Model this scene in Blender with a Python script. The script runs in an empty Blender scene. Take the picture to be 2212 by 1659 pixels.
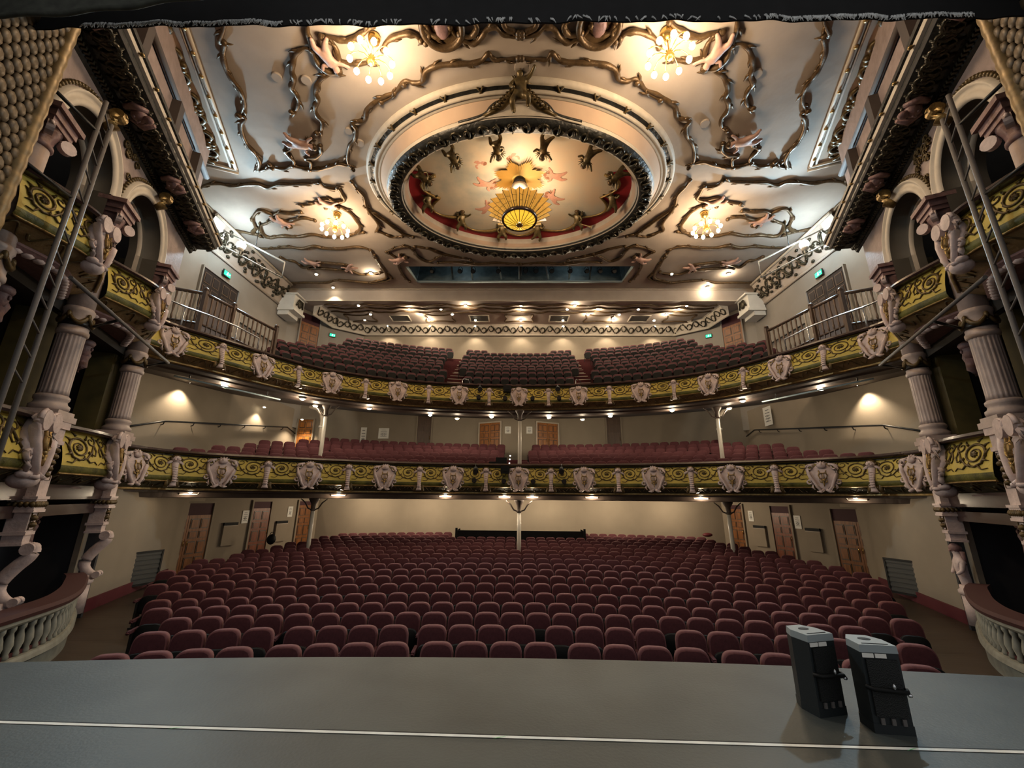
import bpy, math, random
from mathutils import Vector, Matrix
random.seed(7)
SC = bpy.context.scene
COL = SC.collection
PI = math.pi
sin, cos = math.sin, math.cos

# ------------------------------------------------------------------ camera, world, exposure
def make_camera():
    th, psi, rol = math.radians(15.57), math.radians(-1.0), math.radians(0.5)
    F = Vector((sin(psi), cos(psi), 0)); R = Vector((cos(psi), -sin(psi), 0)); U = Vector((0, 0, 1))
    F2 = F*cos(th) + U*sin(th); U2 = U*cos(th) - F*sin(th)
    R3 = R*cos(rol) + U2*sin(rol); U3 = U2*cos(rol) - R*sin(rol)
    cd = bpy.data.cameras.new('camera'); cd.sensor_width = 36.0; cd.sensor_fit = 'HORIZONTAL'
    cd.lens = 36.0*880.0/2212.0; cd.clip_start = 0.05; cd.clip_end = 200
    ob = bpy.data.objects.new('camera', cd); COL.objects.link(ob)
    M = Matrix(((R3.x, U3.x, -F2.x, 0), (R3.y, U3.y, -F2.y, 0), (R3.z, U3.z, -F2.z, 1.6), (0, 0, 0, 1)))
    ob.matrix_world = M
    SC.camera = ob
make_camera()

wd = bpy.data.worlds.new('world'); SC.world = wd; wd.use_nodes = True
bgn = wd.node_tree.nodes['Background']
bgn.inputs[0].default_value = (0.90, 0.89, 0.88, 1); bgn.inputs[1].default_value = 0.20
SC.view_settings.view_transform = 'Standard'; SC.view_settings.look = 'None'
SC.view_settings.gamma = 1.0; SC.view_settings.use_curve_mapping = False
SC.view_settings.exposure = 1.3
cy = SC.cycles
cy.max_bounces = 5; cy.diffuse_bounces = 3; cy.glossy_bounces = 3; cy.transmission_bounces = 4
cy.caustics_reflective = False; cy.caustics_refractive = False
cy.sample_clamp_indirect = 4.0
try:
    cy.use_denoising = True; cy.denoiser = 'OPENIMAGEDENOISE'
except Exception:
    pass

def lamp(name, kind, loc, energy, col, size=0.1, aim=None, spot=None, blend=0.5):
    ld = bpy.data.lights.new(name, kind); ld.energy = energy; ld.color = col
    if kind in ('POINT', 'SPOT'): ld.shadow_soft_size = size
    if kind == 'SPOT': ld.spot_size = math.radians(spot); ld.spot_blend = blend
    if kind == 'AREA': ld.shape = 'DISK'; ld.size = size
    o = bpy.data.objects.new(name, ld); COL.objects.link(o); o.location = loc
    if aim is not None:
        o.rotation_euler = (Vector(aim)-Vector(loc)).to_track_quat('-Z', 'Y').to_euler()
    return o
WARM = (1.0, 0.72, 0.45); WARM2 = (1.0, 0.80, 0.56); COOL = (0.80, 0.95, 1.0)
# the two uplighters hung at the ends of the gallery
for sx in (-1, 1):
    lamp('uplighter_light', 'POINT', (sx*12.6, 15.9, 12.5), 260, (0.60, 0.86, 1.0), 0.21)
    lamp('uplighter_beam', 'SPOT', (sx*12.5, 15.6, 12.35), 950, (0.58, 0.84, 1.0), 0.2, (sx*2.0, 4.0, 6.5), 104, 0.4)
# house lamps: chandeliers and the sunburst pendant
for sx in (-1, 1):
    lamp('chandelier_light', 'POINT', (sx*4.0, 8.15, 12.6), 260, WARM, 0.5)
    lamp('chandelier_light', 'POINT', (sx*8.12, 15.33, 12.6), 220, WARM, 0.5)
for k in range(3): lamp('pendant_light', 'POINT', (.62*cos(2*PI*k/3+.5), 12.99+.62*sin(2*PI*k/3+.5), 12.35), 42, WARM2, 0.12)

for sx in (-1, 1): lamp('slot_fill_light', 'POINT', (sx*3.2, 20.4, 15.2), 5, COOL, 0.1)  # unseen fill lamps added to brighten the slot lining

# ------------------------------------------------------------------ mesh helpers
MIR = 1
ROOT = {}
class MB:
    def __init__(s):
        s.v = []; s.f = []; s.m = []; s.s = []
    def add(s, vs, fs, mi=0, sm=False):
        n = len(s.v); s.v.extend([tuple(v) for v in vs])
        for f in fs:
            s.f.append([i+n for i in f]); s.m.append(mi); s.s.append(sm)
        return s
    def box(s, a, b, mi=0):
        x0, y0, z0 = a; x1, y1, z1 = b
        vs = [(x0,y0,z0),(x1,y0,z0),(x1,y1,z0),(x0,y1,z0),(x0,y0,z1),(x1,y0,z1),(x1,y1,z1),(x0,y1,z1)]
        return s.add(vs, [(0,3,2,1),(4,5,6,7),(0,1,5,4),(1,2,6,5),(2,3,7,6),(3,0,4,7)], mi)
    def obox(s, c, ax, ay, az, mi=0):
        c = Vector(c); ax = Vector(ax)/2; ay = Vector(ay)/2; az = Vector(az)/2
        vs = [c+i*ax+j*ay+k*az for k in (-1,1) for i, j in ((-1,-1),(1,-1),(1,1),(-1,1))]
        return s.add(vs, [(0,3,2,1),(4,5,6,7),(0,1,5,4),(1,2,6,5),(2,3,7,6),(3,0,4,7)], mi)
    def loft(s, rings, mi=0, sm=True, closed=True, loop=False, cap=True, mis=None):
        n = len(rings[0]); k = len(rings)
        vs = [p for r in rings for p in r]; fs = []; base = len(s.v)
        s.v.extend([tuple(v) for v in vs])
        for i in range(k if loop else k-1):
            i2 = (i+1) % k
            for j in range(n if closed else n-1):
                j2 = (j+1) % n
                s.f.append([base+i*n+j, base+i*n+j2, base+i2*n+j2, base+i2*n+j])
                s.m.append(mis[j] if mis else mi); s.s.append(sm)
        if cap and closed and not loop:
            s.f.append([base+j for j in range(n)][::-1]); s.m.append(mi); s.s.append(False)
            s.f.append([base+(k-1)*n+j for j in range(n)]); s.m.append(mi); s.s.append(False)
        return s
    def tube(s, pts, r, n=6, mi=0, loop=False, cap=True, up=None, flat=1.0):
        pts = [Vector(p) for p in pts]; k = len(pts); rings = []
        for i, p in enumerate(pts):
            if loop: t = pts[(i+1) % k]-pts[i-1]
            else: t = pts[min(i+1, k-1)]-pts[max(i-1, 0)]
            if t.length < 1e-9: t = Vector((0, 0, 1))
            t.normalize()
            u = Vector(up) if up else (Vector((0, 0, 1)) if abs(t.z) < .95 else Vector((1, 0, 0)))
            a = t.cross(u); a.normalize(); b = a.cross(t)
            rr = r(i/max(1, k-1)) if callable(r) else (r[i] if isinstance(r, (list, tuple)) else r)
            rings.append([p+a*(cos(2*PI*j/n)*rr)+b*(sin(2*PI*j/n)*rr*flat) for j in range(n)])
        return s.loft(rings, mi, True, True, loop, cap)
    def lathe(s, prof, c=(0,0,0), n=16, mi=0, mod=None, sm=True, sx=1.0, sy=1.0):
        rings = []
        for r, z in prof:
            rings.append([(c[0]+sx*cos(2*PI*j/n)*r*(mod(j, n, z) if mod else 1), c[1]+sy*sin(2*PI*j/n)*r*(mod(j, n, z) if mod else 1), c[2]+z) for j in range(n)])
        return s.loft(rings, mi, sm)
    def ell(s, c, rad, nu=10, nv=6, mi=0, M=None):
        c = Vector(c); rings = []
        for i in range(nv+1):
            a = -PI/2+PI*(0.02+0.96*i/nv)
            ring = []
            for j in range(nu):
                p = Vector((cos(a)*cos(2*PI*j/nu)*rad[0], cos(a)*sin(2*PI*j/nu)*rad[1], sin(a)*rad[2]))
                ring.append(c+(M @ p if M else p))
            rings.append(ring)
        return s.loft(rings, mi, True)
    def prism(s, poly, z0, z1, mi=0):
        n = len(poly)
        vs = [(x, y, z0) for x, y in poly]+[(x, y, z1) for x, y in poly]
        fs = [list(range(n))[::-1], list(range(n, 2*n))]+[(i, (i+1) % n, n+(i+1) % n, n+i) for i in range(n)]
        return s.add(vs, fs, mi)
    def strip(s, a, b, mi=0, sm=False):                          # ribbon between two polylines
        n = len(a)
        return s.add(list(a)+list(b), [(i, i+1, n+i+1, n+i) for i in range(n-1)], mi, sm)
    def mesh(s, name, mats, loc=(0, 0, 0), mir=1):
        me = bpy.data.meshes.new(name)
        lx, ly, lz = loc
        vs = [(v[0]*mir-lx, v[1]-ly, v[2]-lz) for v in s.v]
        fs = [f[::-1] for f in s.f] if mir < 0 else s.f
        me.from_pydata(vs, [], fs)
        for m in (mats if isinstance(mats, (list, tuple)) else [mats]): me.materials.append(m)
        me.polygons.foreach_set('material_index', s.m); me.polygons.foreach_set('use_smooth', s.s)
        me.update()
        return me
    def build(s, name, mats, parent=None, **kw):
        if parent is not None: loc = ROOT[parent.name]
        else:
            xs = [v[0]*MIR for v in s.v]; ys = [v[1] for v in s.v]; zs = [v[2] for v in s.v]
            loc = ((min(xs)+max(xs))/2, (min(ys)+max(ys))/2, min(zs))
        o = bpy.data.objects.new(name, s.mesh(name, mats, loc, MIR)); COL.objects.link(o)
        ROOT[o.name] = loc
        if parent is not None: o.parent = parent
        else: o.location = loc
        tag(o, **kw)
        return o
def tag(o, label=None, cat=None, group=None, kind=None):
    if label: o['label'] = label
    if cat: o['category'] = cat
    if group: o['group'] = group
    if kind: o['kind'] = kind
    return o
def thing(name, loc, label, cat, group=None, kind=None):
    o = bpy.data.objects.new(name, None); COL.objects.link(o)
    o.empty_display_size = 0.1
    l = (loc[0]*MIR, loc[1], loc[2]); o.location = l; ROOT[o.name] = l
    return tag(o, label, cat, group, kind)
def copy_tree(o, parent=None):
    c = o.copy(); COL.objects.link(c)
    if parent is not None: c.parent = parent
    for ch in list(KIDS.get(o.name, [])): copy_tree(ch, c)
    return c
KIDS = {}
def note_kids(o):
    KIDS[o.name] = [ch for ch in ALLKIDS(o)]
    for ch in KIDS[o.name]: note_kids(ch)
def ALLKIDS(o): return [x for x in COL.objects if x.parent == o]
def catmull(P, k=6, closed=False):
    P = [Vector(p) for p in P]; out = []; n = len(P)
    for i in range(n if closed else n-1):
        if closed: a, b, c, d = P[i-1], P[i], P[(i+1) % n], P[(i+2) % n]
        else: a, b, c, d = P[max(i-1, 0)], P[i], P[i+1], P[min(i+2, n-1)]
        for j in range(k):
            t = j/k
            out.append(0.5*((2*b)+(c-a)*t+(2*a-5*b+4*c-d)*t*t+(3*b-a-3*c+d)*t**3))
    if not closed: out.append(P[-1])
    return out
class Curve2:                                                     # plan curve with arc length, left to right, normal pointing away from the stage
    def __init__(s, P):
        s.p = [Vector((q[0], q[1])) for q in P]; s.l = [0]
        for a, b in zip(s.p, s.p[1:]): s.l.append(s.l[-1]+(b-a).length)
        s.n = []
        for i in range(len(s.p)):
            t = s.p[min(i+1, len(s.p)-1)]-s.p[max(i-1, 0)]; t.normalize()
            s.n.append(Vector((-t.y, t.x)))
        s.L = s.l[-1]
    def at(s, d):
        d = max(0, min(s.L-1e-6, d)); lo, hi = 0, len(s.l)-1
        while hi-lo > 1:
            m = (lo+hi)//2
            if s.l[m] <= d: lo = m
            else: hi = m
        t = (d-s.l[lo])/max(1e-9, s.l[hi]-s.l[lo])
        n = s.n[lo].lerp(s.n[hi], t); n.normalize()
        return s.p[lo].lerp(s.p[hi], t), n
    def off(s, d):
        return Curve2([p+n*d for p, n in zip(s.p, s.n)])

# ------------------------------------------------------------------ materials
def mat(name, col, rough=0.6, metal=0.0, var=0.0, scale=3.0, bump=0.0, bscale=25.0, em=None, es=0.0, spec=0.4, col2=None, vor=False, stretch=None):
    m = bpy.data.materials.new(name); m.use_nodes = True
    nt = m.node_tree; b = nt.nodes['Principled BSDF']
    b.inputs['Roughness'].default_value = rough; b.inputs['Metallic'].default_value = metal
    b.inputs['Specular IOR Level'].default_value = spec
    b.inputs['Base Color'].default_value = (*col, 1)
    tc = nt.nodes.new('ShaderNodeTexCoord'); src = tc.outputs['Object']
    if stretch:
        mp = nt.nodes.new('ShaderNodeMapping'); mp.inputs['Scale'].default_value = stretch
        nt.links.new(src, mp.inputs[0]); src = mp.outputs[0]
    if var or col2:
        nz = nt.nodes.new('ShaderNodeTexNoise'); nz.inputs['Scale'].default_value = scale; nz.inputs['Detail'].default_value = 4
        nt.links.new(src, nz.inputs['Vector'])
        mx = nt.nodes.new('ShaderNodeMix'); mx.data_type = 'RGBA'
        c1 = tuple(max(0, c*(1-var)) for c in col); c2 = col2 if col2 else tuple(min(1, c*(1+var)) for c in col)
        mx.inputs[6].default_value = (*c1, 1); mx.inputs[7].default_value = (*c2, 1)
        rp = nt.nodes.new('ShaderNodeMapRange'); rp.inputs[1].default_value = 0.3; rp.inputs[2].default_value = 0.7
        nt.links.new(nz.outputs[0], rp.inputs[0]); nt.links.new(rp.outputs[0], mx.inputs[0])
        nt.links.new(mx.outputs[2], b.inputs['Base Color'])
    if bump:
        n2 = nt.nodes.new('ShaderNodeTexVoronoi' if vor else 'ShaderNodeTexNoise'); n2.inputs['Scale'].default_value = bscale
        nt.links.new(src, n2.inputs['Vector'])
        bp = nt.nodes.new('ShaderNodeBump'); bp.inputs['Strength'].default_value = bump; bp.inputs['Distance'].default_value = 0.05
        nt.links.new(n2.outputs[0], bp.inputs['Height']); nt.links.new(bp.outputs[0], b.inputs['Normal'])
    if em:
        b.inputs['Emission Color'].default_value = (*em, 1); b.inputs['Emission Strength'].default_value = es
    return m
M = dict(
    stage=mat('stage_paint', (0.058, 0.066, 0.062), 0.5, var=0.25, scale=1.2, bump=0.05, bscale=40, spec=0.35),
    tape=mat('white_tape', (0.75, 0.78, 0.74), 0.6, var=0.12, scale=8),
    green_tape=mat('green_tape', (0.12, 0.6, 0.2), 0.6),
    board=mat('floor_boards', (0.042, 0.028, 0.017), 0.45, var=0.3, scale=2.0, stretch=(0.5, 8, 1)),
    carpet=mat('red_carpet', (0.07, 0.014, 0.016), 0.95, var=0.2, scale=20),
    skirt=mat('red_skirting', (0.10, 0.014, 0.02), 0.6, var=0.1),
    wall=mat('taupe_wall', (0.265, 0.222, 0.168), 0.85, var=0.06, scale=1.2, bump=0.06, bscale=60),
    wallw=mat('pale_wall', (0.26, 0.235, 0.205), 0.85, var=0.06, scale=1.2, bump=0.06, bscale=60),
    ceil=mat('ceiling_plaster', (0.40, 0.34, 0.29), 0.8, var=0.10, scale=0.9, bump=0.25, bscale=2.2),
    peach=mat('peach_plaster', (0.50, 0.36, 0.26), 0.75, var=0.05, scale=2),
    cream=mat('cream_moulding', (0.50, 0.44, 0.36), 0.6, var=0.08, scale=5),
    pink=mat('pinkish_plaster', (0.54, 0.435, 0.415), 0.5, var=0.18, scale=5, bump=0.15, bscale=18),
    pinkd=mat('rose_plaster', (0.19, 0.11, 0.105), 0.55, var=0.25, scale=7, bump=0.2, bscale=18),
    bronze=mat('bronze_relief', (0.10, 0.062, 0.03), 0.38, 0.35, var=0.35, scale=8, bump=0.2, bscale=30),
    gilt=mat('dull_gilt', (0.30, 0.20, 0.075), 0.35, 0.55, var=0.35, scale=12, bump=0.2, bscale=30),
    dark=mat('black_green_plaster', (0.016, 0.016, 0.014), 0.45, 0.0, var=0.5, scale=5, bump=0.6, bscale=7, spec=0.5),
    darkrel=mat('dark_gilded_relief', (0.045, 0.038, 0.024), 0.3, 0.5, var=0.6, scale=9, bump=0.4, bscale=16),
    yellow=mat('olive_gold_panel', (0.50, 0.385, 0.075), 0.55, var=0.16, scale=1.6, bump=0.1, bscale=25),
    green=mat('dark_green_panel', (0.075, 0.075, 0.012), 0.5, var=0.45, scale=4, bump=0.2, bscale=20, col2=(0.15, 0.14, 0.025)),
    border=mat('border_panel', (0.20, 0.13, 0.055), 0.5, var=0.3, scale=5, bump=0.2, bscale=20),
    gborder=mat('border_panel_green', (0.055, 0.055, 0.03), 0.5, var=0.3, scale=5, bump=0.2, bscale=20),
    rel=mat('scroll_relief', (0.085, 0.055, 0.018), 0.42, 0.25, var=0.4, scale=9),
    rail=mat('dark_rail', (0.04, 0.022, 0.020), 0.25, var=0.2, scale=6, spec=0.6),
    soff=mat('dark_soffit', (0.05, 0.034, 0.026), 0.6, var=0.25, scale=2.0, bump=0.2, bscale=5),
    red=mat('burgundy_upholstery', (0.078, 0.024, 0.029), 0.85, var=0.14, scale=30, bump=0.12, bscale=180, spec=0.25),
    redw=mat('burgundy_lit_rim', (0.15, 0.058, 0.062), 0.75, var=0.1, scale=30, spec=0.25),  # paler burgundy that paints overhead light onto the seat edges
    blk=mat('black_shell', (0.005, 0.0055, 0.0055), 0.6, spec=0.2),
    steel=mat('dark_steel', (0.03, 0.03, 0.03), 0.4, 0.6),
    chrome=mat('bright_steel', (0.6, 0.62, 0.64), 0.25, 0.9),
    wpaint=mat('white_paint', (0.62, 0.60, 0.55), 0.5, var=0.05),
    post=mat('post_paint', (0.36, 0.34, 0.30), 0.4, var=0.05),
    wood=mat('door_wood', (0.20, 0.072, 0.018), 0.4, var=0.3, scale=3, stretch=(6, 6, 0.6), bump=0.05),
    wooddk=mat('partition_wood', (0.085, 0.052, 0.035), 0.4, var=0.25, scale=3, stretch=(6, 6, 0.6)),
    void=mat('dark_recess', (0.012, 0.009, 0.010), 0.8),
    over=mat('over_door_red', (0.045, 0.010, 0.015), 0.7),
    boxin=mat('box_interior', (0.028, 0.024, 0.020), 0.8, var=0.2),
    boxol=mat('box_olive', (0.085, 0.068, 0.02), 0.8, var=0.2),
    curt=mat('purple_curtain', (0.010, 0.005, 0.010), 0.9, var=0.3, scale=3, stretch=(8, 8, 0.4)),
    black=mat('black_drape', (0.0045, 0.0045, 0.005), 0.95, var=0.3, scale=5),
    hem=mat('frayed_hem', (0.55, 0.56, 0.55), 0.9, var=0.3, scale=20),
    drape=mat('grey_green_drape', (0.030, 0.032, 0.024), 0.9, var=0.4, scale=8),
    paper=mat('paper', (0.74, 0.73, 0.68), 0.8), ink=mat('ink', (0.12, 0.12, 0.12), 0.8),
    spk=mat('speaker_black', (0.012, 0.016, 0.018), 0.5, bump=0.05, bscale=200), spkt=mat('speaker_lit_top', (0.26, 0.30, 0.31), 0.5, bump=0.05, bscale=200),
    grille=mat('speaker_grille', (0.006, 0.007, 0.007), 0.6, bump=0.3, bscale=150, vor=True),
    blue=mat('teal_steel', (0.12, 0.16, 0.17), 0.5, 0.2, var=0.3), bluel=mat('pale_steel', (0.42, 0.52, 0.53), 0.45, 0.2),
    bulb=mat('warm_bulb', (0.9, 0.8, 0.6), 0.4, em=(1.0, 0.80, 0.50), es=9.0),
    down=mat('downlight_glow', (0.9, 0.85, 0.7), 0.4, em=(1.0, 0.87, 0.62), es=26.0),
    cool=mat('cool_glow', (0.9, 0.95, 1), 0.4, em=(0.82, 0.96, 1.0), es=40.0),
    exitg=mat('exit_green', (0.02, 0.2, 0.1), 0.4, em=(0.02, 0.75, 0.36), es=0.7), exitw=mat('exit_white', (0.7, 0.9, 0.8), 0.4, em=(0.6, 1, 0.8), es=0.9),
    brass=mat('brass', (0.62, 0.40, 0.12), 0.25, 0.9),
    amber=mat('amber_glass', (0.62, 0.33, 0.07), 0.35, em=(1.0, 0.50, 0.08), es=0.16, var=0.15, scale=5),
    amberb=mat('amber_glass_bright', (0.8, 0.45, 0.05), 0.3, em=(1.0, 0.52, 0.04), es=0.45),
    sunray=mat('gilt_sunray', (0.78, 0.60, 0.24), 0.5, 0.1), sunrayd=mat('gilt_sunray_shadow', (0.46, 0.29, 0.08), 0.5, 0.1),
    crimson=mat('crimson_ground', (0.36, 0.022, 0.03), 0.6, var=0.1),
    figure=mat('painted_flesh', (0.50, 0.27, 0.20), 0.7, var=0.12, scale=12), figline=mat('painted_sepia', (0.27, 0.12, 0.07), 0.7),
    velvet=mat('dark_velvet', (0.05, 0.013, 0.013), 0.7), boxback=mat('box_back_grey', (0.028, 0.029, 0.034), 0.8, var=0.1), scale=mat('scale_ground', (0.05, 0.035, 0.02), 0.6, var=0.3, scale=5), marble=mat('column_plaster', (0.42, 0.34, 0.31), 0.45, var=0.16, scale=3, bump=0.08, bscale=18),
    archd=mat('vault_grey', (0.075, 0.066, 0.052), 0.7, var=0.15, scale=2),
    grey=mat('vent_grey', (0.075, 0.075, 0.07), 0.6), balu=mat('baluster_stone', (0.25, 0.25, 0.21), 0.6, var=0.2, scale=6),
)
def sky_panel():
    m = bpy.data.materials.new('painted_sky'); m.use_nodes = True; nt = m.node_tree; b = nt.nodes['Principled BSDF']
    b.inputs['Roughness'].default_value = 0.7
    tc = nt.nodes.new('ShaderNodeTexCoord'); nz = nt.nodes.new('ShaderNodeTexNoise'); nz.inputs['Scale'].default_value = 0.55; nz.inputs['Detail'].default_value = 5
    nt.links.new(tc.outputs['Object'], nz.inputs['Vector'])
    cr = nt.nodes.new('ShaderNodeValToRGB'); e = cr.color_ramp.elements
    e[0].position = 0.32; e[0].color = (0.30, 0.33, 0.31, 1); e[1].position = 0.7; e[1].color = (0.62, 0.48, 0.34, 1)
    k = e.new(0.5); k.color = (0.55, 0.50, 0.40, 1)
    nt.links.new(nz.outputs[0], cr.inputs[0]); nt.links.new(cr.outputs[0], b.inputs['Base Color'])
    return m
M['sky'] = sky_panel()

def skin_mesh(name, V, E_, Rr, mtl, root=0, sub_=1):
    me = bpy.data.meshes.new(name+'_cage'); me.from_pydata(V, E_, []); o = bpy.data.objects.new(name+'_cage', me); COL.objects.link(o)
    sk = o.modifiers.new('skin', 'SKIN'); me.skin_vertices[0].data.foreach_set('radius', [v for r in Rr for v in ((r, r) if not isinstance(r, tuple) else r)])
    me.skin_vertices[0].data[root].use_root = True
    sb = o.modifiers.new('sub', 'SUBSURF'); sb.levels = sub_; sb.render_levels = sub_
    dg = bpy.context.evaluated_depsgraph_get(); ev = o.evaluated_get(dg)
    m2 = bpy.data.meshes.new_from_object(ev, depsgraph=dg); m2.name = name
    bpy.data.objects.remove(o); bpy.data.meshes.remove(me)
    m2.materials.clear(); m2.materials.append(mtl)
    for p in m2.polygons: p.use_smooth = True
    return m2
SIDEW = {1: 'left', -1: 'right'}
C1 = Vector((-10.7, 10.6)); WD = Vector((-.4179, .9085)); WN = Vector((.9085, .4179))
C2 = C1-3.0*WD; C3 = C2-2.6*WD
def wp(t, u, z):                                                  # a point of the box wall: t along from C2, u inward, z up
    p = C2+WD*t+WN*u
    return Vector((p.x, p.y, z))
# ceiling scroll centre lines, metres on the ceiling (left half; the right half is their mirror)
SCROLLS=[[(-7.81,7.65),(-7.94,7.83),(-8.35,8.20),(-8.21,8.22),(-8.49,8.55),(-8.67,8.94),(-8.71,9.27),(-8.69,9.56),(-8.78,9.92),(-9.02,10.24),(-9.30,10.44)],
[(-9.29,10.47),(-9.14,10.55),(-9.41,10.76),(-9.67,11.19),(-9.77,11.64),(-9.73,11.99),(-9.83,12.42),(-10.10,12.76),(-10.00,12.80),(-9.66,12.69),(-9.51,12.69)],
[(-9.48,12.50),(-9.36,12.69),(-9.01,12.73),(-8.63,12.58),(-8.39,12.69),(-8.07,12.77),(-7.69,12.74),(-7.27,12.63),(-6.87,12.51),(-6.54,12.59),(-6.41,12.78)],
[(-8.63,12.58),(-8.48,12.36),(-8.53,12.07),(-8.55,11.89),(-8.26,11.79),(-8.03,11.46)],
[(-8.07,12.77),(-7.87,12.43),(-7.96,12.21),(-7.60,12.18),(-7.26,11.97),(-7.15,11.66)],
[(-5.87,8.44),(-6.07,8.40),(-6.34,8.52),(-6.59,8.78),(-6.76,9.05),(-6.83,9.28),(-7.04,9.52),(-7.00,9.73),(-7.06,9.99),(-7.28,10.26),(-7.48,10.34)],
[(-5.38,9.11),(-5.65,9.13),(-5.94,9.24),(-6.22,9.48),(-6.38,9.73),(-6.41,9.94),(-6.61,10.15),(-6.70,10.43),(-6.65,10.72),(-6.82,11.02),(-7.04,11.14)],
[(-3.54,9.46),(-3.90,9.70),(-4.29,9.85),(-4.66,10.06),(-4.96,10.27),(-5.16,10.61),(-5.41,10.73),(-5.62,10.79),(-5.61,11.03),(-5.81,11.41),(-6.08,11.67),(-6.33,12.08),(-6.48,12.52),(-6.41,12.78)],
[(-4.42,10.02),(-3.95,9.78),(-3.50,9.36),(-3.24,9.42),(-2.96,9.36),(-2.79,9.07),(-2.44,8.92),(-2.02,8.87),(-1.44,8.85),(-1.12,8.78),(-0.90,8.59),(-0.76,8.76),(-0.48,8.75),(-0.05,8.72)],
[(-5.62,7.60),(-5.67,7.78),(-5.80,8.08),(-5.83,8.36),(-5.89,8.66),(-5.83,8.92),(-5.66,9.06),(-5.41,9.06),(-5.25,8.79),(-5.17,8.37),(-5.36,8.20),(-5.44,8.09)],
[(-5.40,8.11),(-5.16,8.13),(-4.93,8.21),(-4.66,8.19),(-4.40,8.08),(-4.16,7.98),(-3.93,7.83)],
[(-3.86,8.46),(-3.69,8.26),(-3.39,8.12),(-3.03,8.05),(-2.83,8.11),(-2.73,8.23)],
[(-5.23,8.75),(-4.96,8.82),(-4.69,8.84),(-4.36,8.80)],
[(-2.62,7.89),(-2.47,8.06),(-2.62,8.29)],
[(-2.51,7.80),(-2.42,8.06),(-2.19,8.13),(-1.92,7.98),(-1.88,7.73)],
[(-1.88,7.89),(-1.75,8.11),(-1.52,8.25),(-1.28,8.32),(-1.07,8.17),(-0.91,7.99),(-0.67,7.91),(-0.48,8.08),(-0.24,8.15),(-0.05,8.15)],
[(-1.64,8.07),(-1.36,8.14),(-1.15,7.94),(-1.27,7.73)],
[(-0.47,7.74),(-0.38,7.95),(-0.05,8.06)],
[(-13.33,13.87),(-12.74,13.56),(-12.17,13.48),(-11.69,13.61),(-10.99,13.53),(-10.54,13.53),(-10.27,13.71),(-9.72,13.54),(-9.08,13.54),(-8.43,13.50),(-8.01,13.42)],
[(-8.01,13.42),(-7.94,13.68),(-7.55,13.81),(-7.41,13.72),(-7.40,14.08),(-7.43,14.45),(-7.80,14.54),(-8.27,14.39),(-8.79,14.63),(-9.40,14.77)],
[(-6.70,13.39),(-6.68,13.73),(-6.52,14.17),(-6.60,14.64),(-6.64,15.03),(-6.54,15.66),(-6.51,16.10),(-6.71,16.50),(-6.55,16.67),(-6.13,17.04),(-5.64,16.92)],
[(-6.70,14.83),(-6.50,15.24),(-6.22,15.66),(-5.89,16.21),(-5.53,16.80),(-5.13,16.98)],
[(-8.45,14.92),(-7.93,14.83),(-7.57,15.13),(-7.43,15.65),(-7.46,16.32),(-7.94,16.79),(-8.55,16.97)],
[(-7.42,16.61),(-7.87,16.79),(-8.55,16.97),(-9.38,16.97),(-9.98,16.78),(-10.76,16.96),(-11.49,16.90),(-12.09,17.02),(-12.33,16.77),(-12.12,16.19),(-11.69,15.96),(-11.27,15.74)],
[(-11.08,15.42),(-10.68,15.22),(-10.15,15.27),(-9.68,15.17)],
[(-10.92,15.64),(-10.58,15.80),(-10.06,15.64),(-9.68,15.59),(-9.33,15.75)],
[(-12.14,15.63),(-11.53,15.11),(-11.17,15.22),(-11.00,15.53),(-10.96,15.97),(-10.90,16.25)],
[(-12.20,15.74),(-12.41,16.30),(-12.78,16.65),(-12.56,16.77)],
[(-13.61,14.32),(-13.53,14.80),(-13.70,15.41),(-13.88,15.95),(-13.60,16.41),(-13.01,16.65),(-12.56,16.89)],
[(-13.19,17.92),(-12.55,17.92),(-11.75,17.79),(-11.03,17.93),(-10.37,17.73),(-9.83,17.93),(-9.03,17.93),(-8.18,17.80),(-7.64,18.07),(-7.56,18.77)],
[(-12.57,18.68),(-12.37,19.01),(-12.06,19.12),(-11.91,19.70),(-11.34,19.47),(-10.65,19.24),(-9.81,19.36),(-9.47,19.47),(-9.41,19.95),(-8.94,20.44),(-8.25,20.38),(-7.79,20.19)],
[(-11.64,19.82),(-10.92,19.82),(-10.06,19.95),(-9.59,20.07)],
[(-13.89,21.02),(-13.45,21.35),(-12.41,21.35),(-11.36,21.35),(-10.55,21.09),(-9.57,21.22),(-8.59,21.36),(-7.40,20.89),(-7.52,20.19),(-7.58,19.36),(-7.53,18.48)],
[(-6.83,18.23),(-6.28,17.92),(-5.69,17.77),(-5.41,18.08),(-5.29,18.72),(-4.81,19.14),(-4.25,18.72),(-3.85,18.56)],
[(-6.76,18.31),(-6.46,18.88),(-6.61,19.75),(-6.57,20.69),(-6.39,21.19)],
[(-5.24,17.77),(-4.57,18.00),(-4.01,18.40),(-3.31,18.72),(-2.59,18.97)],
[(-4.35,19.23),(-3.38,19.19),(-2.25,19.37),(-1.28,19.26),(-0.04,19.37)],
[(-7.60,18.07),(-7.56,19.05),(-7.50,19.75),(-7.60,20.69),(-8.14,21.09),(-8.74,21.29)],
]
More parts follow.
